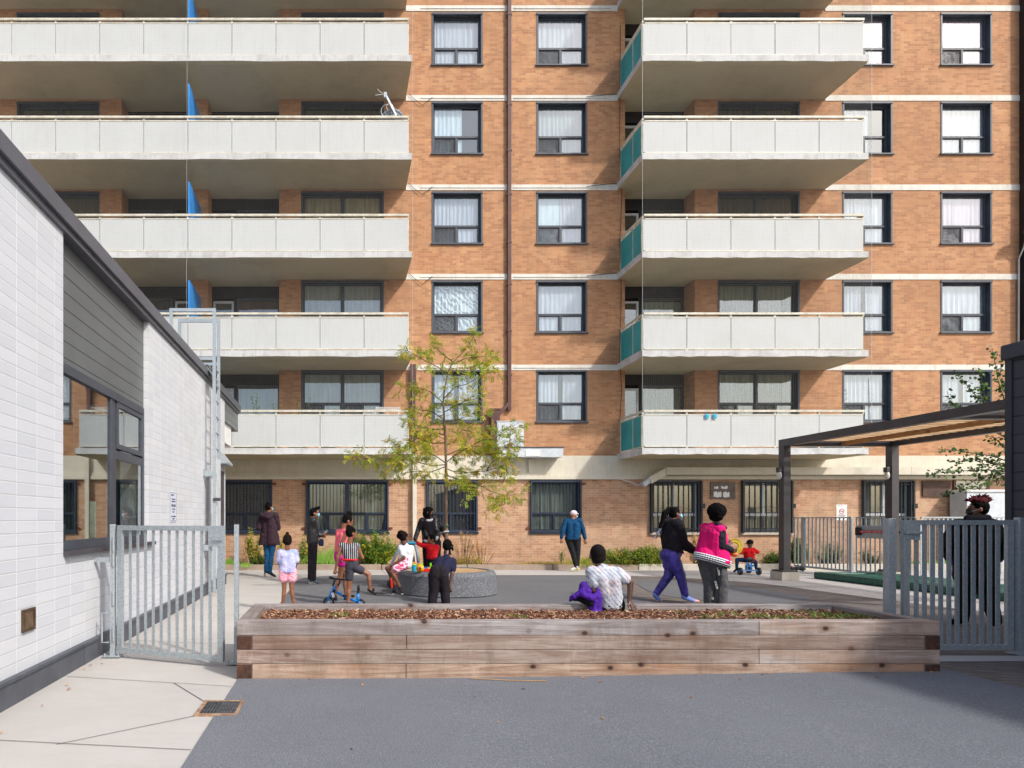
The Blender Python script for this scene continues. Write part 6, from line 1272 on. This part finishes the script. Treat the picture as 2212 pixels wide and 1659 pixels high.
for b_ in BRS:
    dy0 = rr.uniform(-.75, .75); n = len(b_); pts = []
    for i, (x, y) in enumerate(b_):
        t_ = i/(n-1); Y = 13.0+dy0*t_; pts.append(at((1000+x/3.19)/1.1302, (780+y/3.19)/1.1302, Y))
    br.tube(pts, [.009*(1-.8*i/(n-1))+.0012 for i in range(n)], 6)
    for i in range(n-1):
        a, b = pts[i], pts[i+1]; L_ = (b-a).length; steps = int(L_/.050)+1
        for k in range(steps):
            f = (i+k/steps)/(n-1)
            if f < .16: continue
            p0 = a.lerp(b, k/steps)
            for w_ in range(2 if rr.random() < .5 else 1):
                d = ((b-a).normalized()*.5+rv(rr)*.9+Vector((0,0,.0))).normalized(); tl = rr.uniform(.05, .20); p1 = p0+d*tl
                if rr.random() < .45: br.tube([p0, p1], [.0028, .0012], 4, False)
                for e in range(rr.choice((2,3,4,5))): spray(p0.lerp(p1, rr.uniform(.55,1)), (d*.9+rv(rr)*.9-Vector((0,0,.08))).normalized(), rr.uniform(.10,.17))
for i in range(70):                         # along the leader
    t_ = rr.uniform(4.5, 12.9); k = int(t_); p0 = tp[k].lerp(tp[min(k+1, 13)], t_-k); d = rv(rr); spray(p0+d*.05, d, .13)
for i in range(26): t_ = rr.uniform(10.5,12.95); k = int(t_); p0 = tp[k].lerp(tp[k+1], t_-k); d = (rv(rr)+Vector((-.6,0,0))).normalized(); spray(p0, d, .15)
br.build('branches', M['twig'], TR, smooth=True); lf.build('foliage', [LEAF['g'], LEAF['y'], LEAF['o']], TR)
m = MB(); c = Vector((BC.x, 13.0, 1.30)); m.ring(c, (0,0,1), .04, .012, 16, 6); m.build('tie', plain('green_tie', (20,110,70), None, 4, .6), TR); m = MB(); m.bar(c+Vector((-.12,-.03,-.14)), c+Vector((.03,-.04,-.10)), .03, .004); m.ring(c-UP*.11, (0,0,1), .04, .012, 16, 6); m.build('ribbon', M['white'], TR)
# broad leaved tree behind the shed
cr = crop(2150,820,3.606,17.3)
T2 = empty('broad_leaved_tree', (18.1, 17.3, 0), 'tree with rounded dark green leaves reaching out behind the dark shed', 'tree')
m = MB(); m.tube([(18.1,17.3,0),(18.0,17.3,2),(18.05,17.3,4.2),(18.0,17.3,6.2)], [.07,.06,.04,.01], 8); m.build('trunk', M['bark'], T2, smooth=True)
br = MB(); lf = MB()
B2 = [[(1260,900),(1180,700),(1090,560),(1040,420),(1010,260),(980,105)],[(1260,950),(1100,760),(940,650),(860,560),(800,480),(730,400),(655,320)],[(1250,980),(1000,840),(800,700),(680,640),(610,570),(585,490)],[(1260,700),(1150,560),(1090,470),(1050,380),(1060,240)],[(940,650),(920,560),(900,470),(880,370),(860,290)],
 [(1280,1300),(1100,1100),(1000,1060),(800,1030),(640,1000),(505,1020)],[(1280,1320),(1100,1160),(950,1100),(780,1080),(680,1110),(590,1105)],[(1280,1350),(1100,1190),(900,1180),(700,1190),(560,1200),(405,1230)],[(1280,1400),(1100,1210),(950,1230),(800,1290),(680,1340),(545,1395)],[(1280,1250),(1120,1020),(1050,940),(990,890),(920,880)],[(1280,1450),(1150,1300),(1080,1270),(1060,1310)],[(1280,1300),(1090,1130),(1000,1120),(900,1140),(820,1210)],[(1280,1380),(1080,1240),(960,1290),(840,1330),(740,1350)]]
for b_ in B2:
    dy0 = rr.uniform(-.5,.5); n = len(b_); pts = [at((2150+x/3.606)/1.1302, (820+y/3.606)/1.1302, 17.3+dy0*i/(n-1)) for i, (x,y) in enumerate(b_)]
    br.tube(pts, [.016*(1-.85*i/(n-1))+.002 for i in range(n)], 6)
    for i in range(n-1):
        a, b = pts[i], pts[i+1]; steps = int((b-a).length/.022)+1
        for k in range(steps):
            if i == 0 and rr.random() < .5: continue
            p0 = a.lerp(b, k/steps)
            for e in range(rr.choice((1,1,2))):
                d = (rv(rr)+Vector((0,0,-.15))).normalized(); q = p0+d*rr.uniform(.02,.15); n_ = (rv(rr)+Vector((0,-.6,.5))).normalized(); s_ = n_.orthogonal().normalized(); u_ = n_.cross(s_); r_ = rr.uniform(.028,.046); lf.mat(rr.choices((0,1,2),(6,1.5,1))[0])
                a0 = rr.uniform(0,6.28); lf.face([q+(s_*math.cos(a0+j*math.pi/3)+u_*math.sin(a0+j*math.pi/3))*r_*(1,.95,.8,.95,1,.9)[j] for j in range(6)])
br.build('branches', M['twig'], T2, smooth=True); lf.build('foliage', [LEAF['d'], LEAF['l'], LEAF['sv']], T2)
# shrubs and weeds in the bed: stems with leaves
def shrub(label, x, y, h, w, n, mats, L_, wd, seed, droop=.25, lean=0, z0=.10, name='shrub', bare=.15, step=.04, group=None, stem='twig', d0=.4):
    r_ = random.Random(seed); t = empty(name, (x, y, z0), label, 'plant', group); st = MB(); lf = MB()
    for i in range(n):
        a = r_.uniform(0, 6.28); rad = w*.5*math.sqrt(r_.random()); tip = Vector((x+rad*math.cos(a)*1.0+lean*h, y+rad*math.sin(a)*d0, z0+h*r_.uniform(.45,1)*(1-.45*(rad/(w*.5+1e-6))**2))); b = Vector((x+(tip.x-x-lean*h)*.3, y+(tip.y-y)*.3, z0-.02)); mid = b.lerp(tip, .55)+Vector((r_.uniform(-.04,.04), 0, .04))
        P = [b, mid, tip]; st.tube(P, [.006, .004, .0015], 4, False); Lt = (mid-b).length+(tip-mid).length; k = max(3, int(Lt/step)); mi = r_.randrange(len(mats))
        for j_ in range(k):
            f = bare+(1-bare)*j_/k; q = b.lerp(mid, f/.55) if f < .55 else mid.lerp(tip, (f-.55)/.45)
            for s_ in range(2): d = Vector((r_.uniform(-1,1), r_.uniform(-1,1), r_.uniform(-.3,.7)-droop)).normalized(); leaf(lf, q, d, Vector((0,-.4,1)), L_*r_.uniform(.6,1.15), wd*r_.uniform(.7,1.1), mi if r_.random() > .25 else r_.randrange(len(mats)))
    st.build('stems', M[stem], t); lf.build('foliage', [LEAF[k] for k in mats], t); return t
def sx_(u, Y=19.4): return X_(u, Y)
shrub('tall bushy green plant with fine leaves left of the bench', sx_(812), 19.35, 1.10, 1.5, 230, ['l','g','l','y'], .10, .032, 1, .3)
shrub('leafy green plant in the bed behind the two girls', sx_(770), 19.4, 1.30, .85, 90, ['l','y','sv'], .10, .030, 2, .35)
shrub('drooping yellowing plant between the lilac girl and the woman in black', sx_(660), 19.4, .98, .65, 60, ['l','y','l','s'], .13, .036, 3, .6)
shrub('yellow flowering weed to the right of the dark coat', sx_(607), 19.45, 1.15, .35, 20, ['y','s'], .09, .03, 4, .4)
shrub('tall dry yellow weed stems left of the dark coat', sx_(548), 19.3, 1.35, .6, 36, ['s','y','l'], .11, .028, 5, .3, bare=.35)
shrub('low dark green weed at the foot of the dry stems', sx_(568), 19.2, .45, .8, 60, ['g','d','l'], .08, .034, 6, .2)
shrub('small leafy plant behind the lilac girl', sx_(613), 19.25, .5, .4, 22, ['d','l'], .09, .05, 7, .3)
shrub('thin reddish dry stalks right of the young tree', sx_(1040), 19.4, 1.05, .8, 20, ['s','o'], .05, .016, 8, .1, bare=.5, stem='twig')
shrub('bare brown dry stalks with seed heads beside the tree trunk', sx_(1000), 19.4, 1.2, .8, 26, ['s'], .05, .02, 9, -.1, bare=.7)
shrub('brownish drying grass clump behind the bench right rim', sx_(1012), 19.2, .45, .9, 60, ['s','y'], .12, .012, 10, .5)
shrub('thin green weed against the wall left of the denim man', sx_(1215-1.0), 19.4, .62, .25, 8, ['l'], .07, .03, 11, .2)
shrub('dead curled brown plant between the two walking people', sx_(1497), 19.3, 1.05, .34, 26, ['s'], .10, .03, 12, .7, bare=.3)
shrub('low green bush with narrow leaves left of the pergola post', sx_(1668), 19.35, .48, .75, 70, ['d','g'], .12, .026, 13, .1)
shrub('dark green bush with thin stems right of the pergola post', sx_(1722), 19.35, .95, .75, 110, ['d','g','l'], .09, .03, 14, .2)
shrub('green leafy growth behind the rear fence bars', sx_(1790), 19.4, .75, 1.1, 60, ['d','l'], .08, .026, 15, .2)
shrub('trailing green leaves behind the red push bar gate', sx_(1880), 19.4, .55, .9, 40, ['d','l'], .08, .026, 16, .2)
def gtuft(label, u, w, h, n, cols, seed, y=19.3):
    r_ = random.Random(seed); m = MB(); x0 = X_(u, y)
    for i in range(n):
        px = x0+r_.gauss(0, w*.28); py = y+r_.uniform(-.2,.25); hh = h*r_.uniform(.5,1.1); a = r_.uniform(-.9,.9); ln = hh*math.sin(a)*.7; m.mat(r_.randrange(len(cols))); q = .005
        m.face([(px-q,py,.10),(px+q,py,.10),(px+q*.8+ln*.4,py,.10+hh*.62),(px-q*.8+ln*.4,py,.10+hh*.62)]); m.face([(px-q*.8+ln*.4,py,.10+hh*.62),(px+q*.8+ln*.4,py,.10+hh*.62),(px+ln,py-.03*r_.random(),.10+hh*(1-.25*abs(a)))])
    o = m.build('grass_clump', cols, origin=(x0, y, .1)); tag(o, label, 'grass')
LG = [plain('lush_blade_%d' % i, c, None, 8, .6) for i, c in enumerate(((136,186,60), (96,150,44), (164,196,90)))]; MG = [LEAF['g'], LEAF['y'], LEAF['l'], LEAF['s']]
gtuft('lush bright grass clump between the woman in black and the girls', 733, .9, .62, 520, LG, 31)
gtuft('bright grass in the bed left of the woman in black', 690, .8, .42, 300, LG, 32)
gtuft('short green grass in the bed at the end of the block building', 495, .6, .26, 200, LG, 33, 19.4)
shrub('low spreading leafy weeds behind the seated boy', sx_(1345), 19.15, .60, 1.9, 340, ['l','g','y','d'], .085, .026, 51, .2, bare=.1)
shrub('leafy weeds spilling over the kerb left of the walking woman', sx_(1395), 19.1, .68, 1.2, 240, ['l','g','y'], .09, .028, 52, .3, bare=.1)
shrub('thin leafy weeds at the heels of the denim man', sx_(1275), 19.1, .30, .9, 70, ['l','y','s'], .075, .024, 53, .3, bare=.1)
gtuft('spreading weedy grass behind the seated boy', 1340, 2.0, .36, 1200, MG, 34, 19.2)
gtuft('weedy grass tumbling over the kerb left of the hooded walker', 1392, 1.3, .42, 900, MG, 35, 19.15)
gtuft('dry straw coloured grass left of the denim man', 1180, 1.6, .16, 420, [LEAF['s'], LEAF['y']], 36, 19.2)
gtuft('dry grass at the feet of the denim man', 1265, .8, .26, 420, [LEAF['s'], LEAF['y'], LEAF['g']], 37, 19.1)
gtuft('green lawn strip behind the rear fence', 2010, 2.2, .16, 900, LG, 38, 19.4)
gtuft('small weed at the kerb beside the latch post', 530, .3, .14, 90, LG, 39, 18.8)
gtuft('small weed growing at the left foot of the planter', 505, .12, .10, 60, MG, 40, 6.05) if False else None
# fallen leaves
LM = [plain('fallen_leaf_%d' % i, c, None, 8, .8) for i, c in enumerate(((168,100,56), (196,150,90), (120,80,56)))]
rr = random.Random(77)
for i in range(34):
    if i < 10: x, y = rr.uniform(-2.42,-2.2), rr.uniform(4.2, 7.0)
    elif i < 20: x, y = rr.uniform(-.8, 5.3), rr.uniform(5.75, 5.97)
    elif i < 26: x, y = rr.uniform(0, 4), rr.uniform(3.9, 5.6)
    else: x, y = rr.uniform(0, 9), rr.uniform(17.3, 18.8)
    s_ = rr.uniform(.012, .026); m = MB(); a = rr.uniform(0, 6.28); d = Vector((math.cos(a), math.sin(a), rr.uniform(-.1,.3))); p0 = Vector((x, y, gz(x,y)+.014)); sd_ = d.cross(UP).normalized()
    m.face([p0-d*s_, p0+sd_*s_*.6+UP*.006, p0+d*s_]); m.face([p0-d*s_, p0+d*s_, p0-sd_*s_*.6+UP*.008])
    o = m.build('fallen_leaf', LM[i % 3], origin=(x, y, gz(x,y))); tag(o, 'small dry brown leaf fallen on the ground of the yard', 'leaf', 'fallen leaves')
# straw by the planter
m = MB(); m.tube([(1.15,5.93,.03),(1.45,5.86,.028),(1.78,5.82,.03)], .004, 5); tag(m.build('straw', LM[1], origin=(1.4,5.88,0)), 'thin pale straw lying in front of the planter', 'straw')
# drain
D = empty('drain_grate', (-.89, 5.06, 0), 'rusty framed iron drain grate at the edge of the concrete', 'drain')
x0, x1, y0, y1 = -1.045, -.735, 4.87, 5.25
m = MB(); z = .009+gz(-.9,5)
for a in ((x0,x1,y0,y0+.022),(x0,x1,y1-.022,y1),(x0,x0+.03,y0+.022,y1-.022),(x1-.022,x1,y0+.022,y1-.022)): m.box(a[0],a[1],a[2],a[3],z-.02,z+.010)
m.build('frame', plain('rusty_drain_frame', (126,92,72), (172,144,116), 18, .8), D)
m = MB(); gx0, gx1, gy0, gy1 = x0+.032, x1-.024, y0+.024, y1-.024; nx = 11
for i in range(nx+1): x = gx0+(gx1-gx0)*i/nx; m.box(x-.0065 if i else x, x+.0065 if i < nx else x, gy0, gy1, z-.03, z+.006)
for k in range(4): y = gy0+(gy1-gy0)*k/3; m.box(gx0, gx1, y-.012 if k else y, y+.012 if k < 3 else y, z-.03, z+.005)
m.build('grate', plain('iron_grate', (96,98,100), (70,72,74), 20, .6, .5), D)
m = MB(); m.face([(gx0,gy0,z-.002),(gx1,gy0,z-.002),(gx1,gy1,z-.002),(gx0,gy1,z-.002)]); m.build('sump', M['dark'], D)
# ------------------------------------------------------------------ bake text and remeshed figures
bpy.context.view_layer.update(); dg = bpy.context.evaluated_depsgraph_get(); dg.update()
new = [(o, bpy.data.meshes.new_from_object(o.evaluated_get(dg))) for o in BAKE+TEXTS]
for o, me in new:
    if o.type == 'MESH':
        o.modifiers.clear(); o.data = me
        if o.name in CLIPS:
            P0, N0 = CLIPS[o.name]
            for v in me.vertices:
                d_ = (v.co-P0).dot(N0)
                if d_ < 0: v.co -= N0*d_
        me.polygons.foreach_set('use_smooth', [True]*len(me.polygons)); me.update()
    else:
        if o.name in TPROJ:
            from mathutils.bvhtree import BVHTree
            T_, dr_ = TPROJ[o.name]; bm_ = bmesh.new(); bm_.from_mesh(T_.data); bm_.transform(Matrix.Translation(wloc(T_))); tree_ = BVHTree.FromBMesh(bm_); mw = Matrix.Translation(wloc(o.parent)) @ o.matrix_local; mi_ = mw.inverted()
            for v in me.vertices:
                w_ = mw @ v.co; h_ = tree_.ray_cast(w_, dr_, 1.0)
                if h_[0] is not None: v.co = mi_ @ (h_[0]-dr_*.006)
        n = bpy.data.objects.new('lettering', me); COL.objects.link(n); n.parent = o.parent; n.matrix_local = o.matrix_local; bpy.data.objects.remove(o)
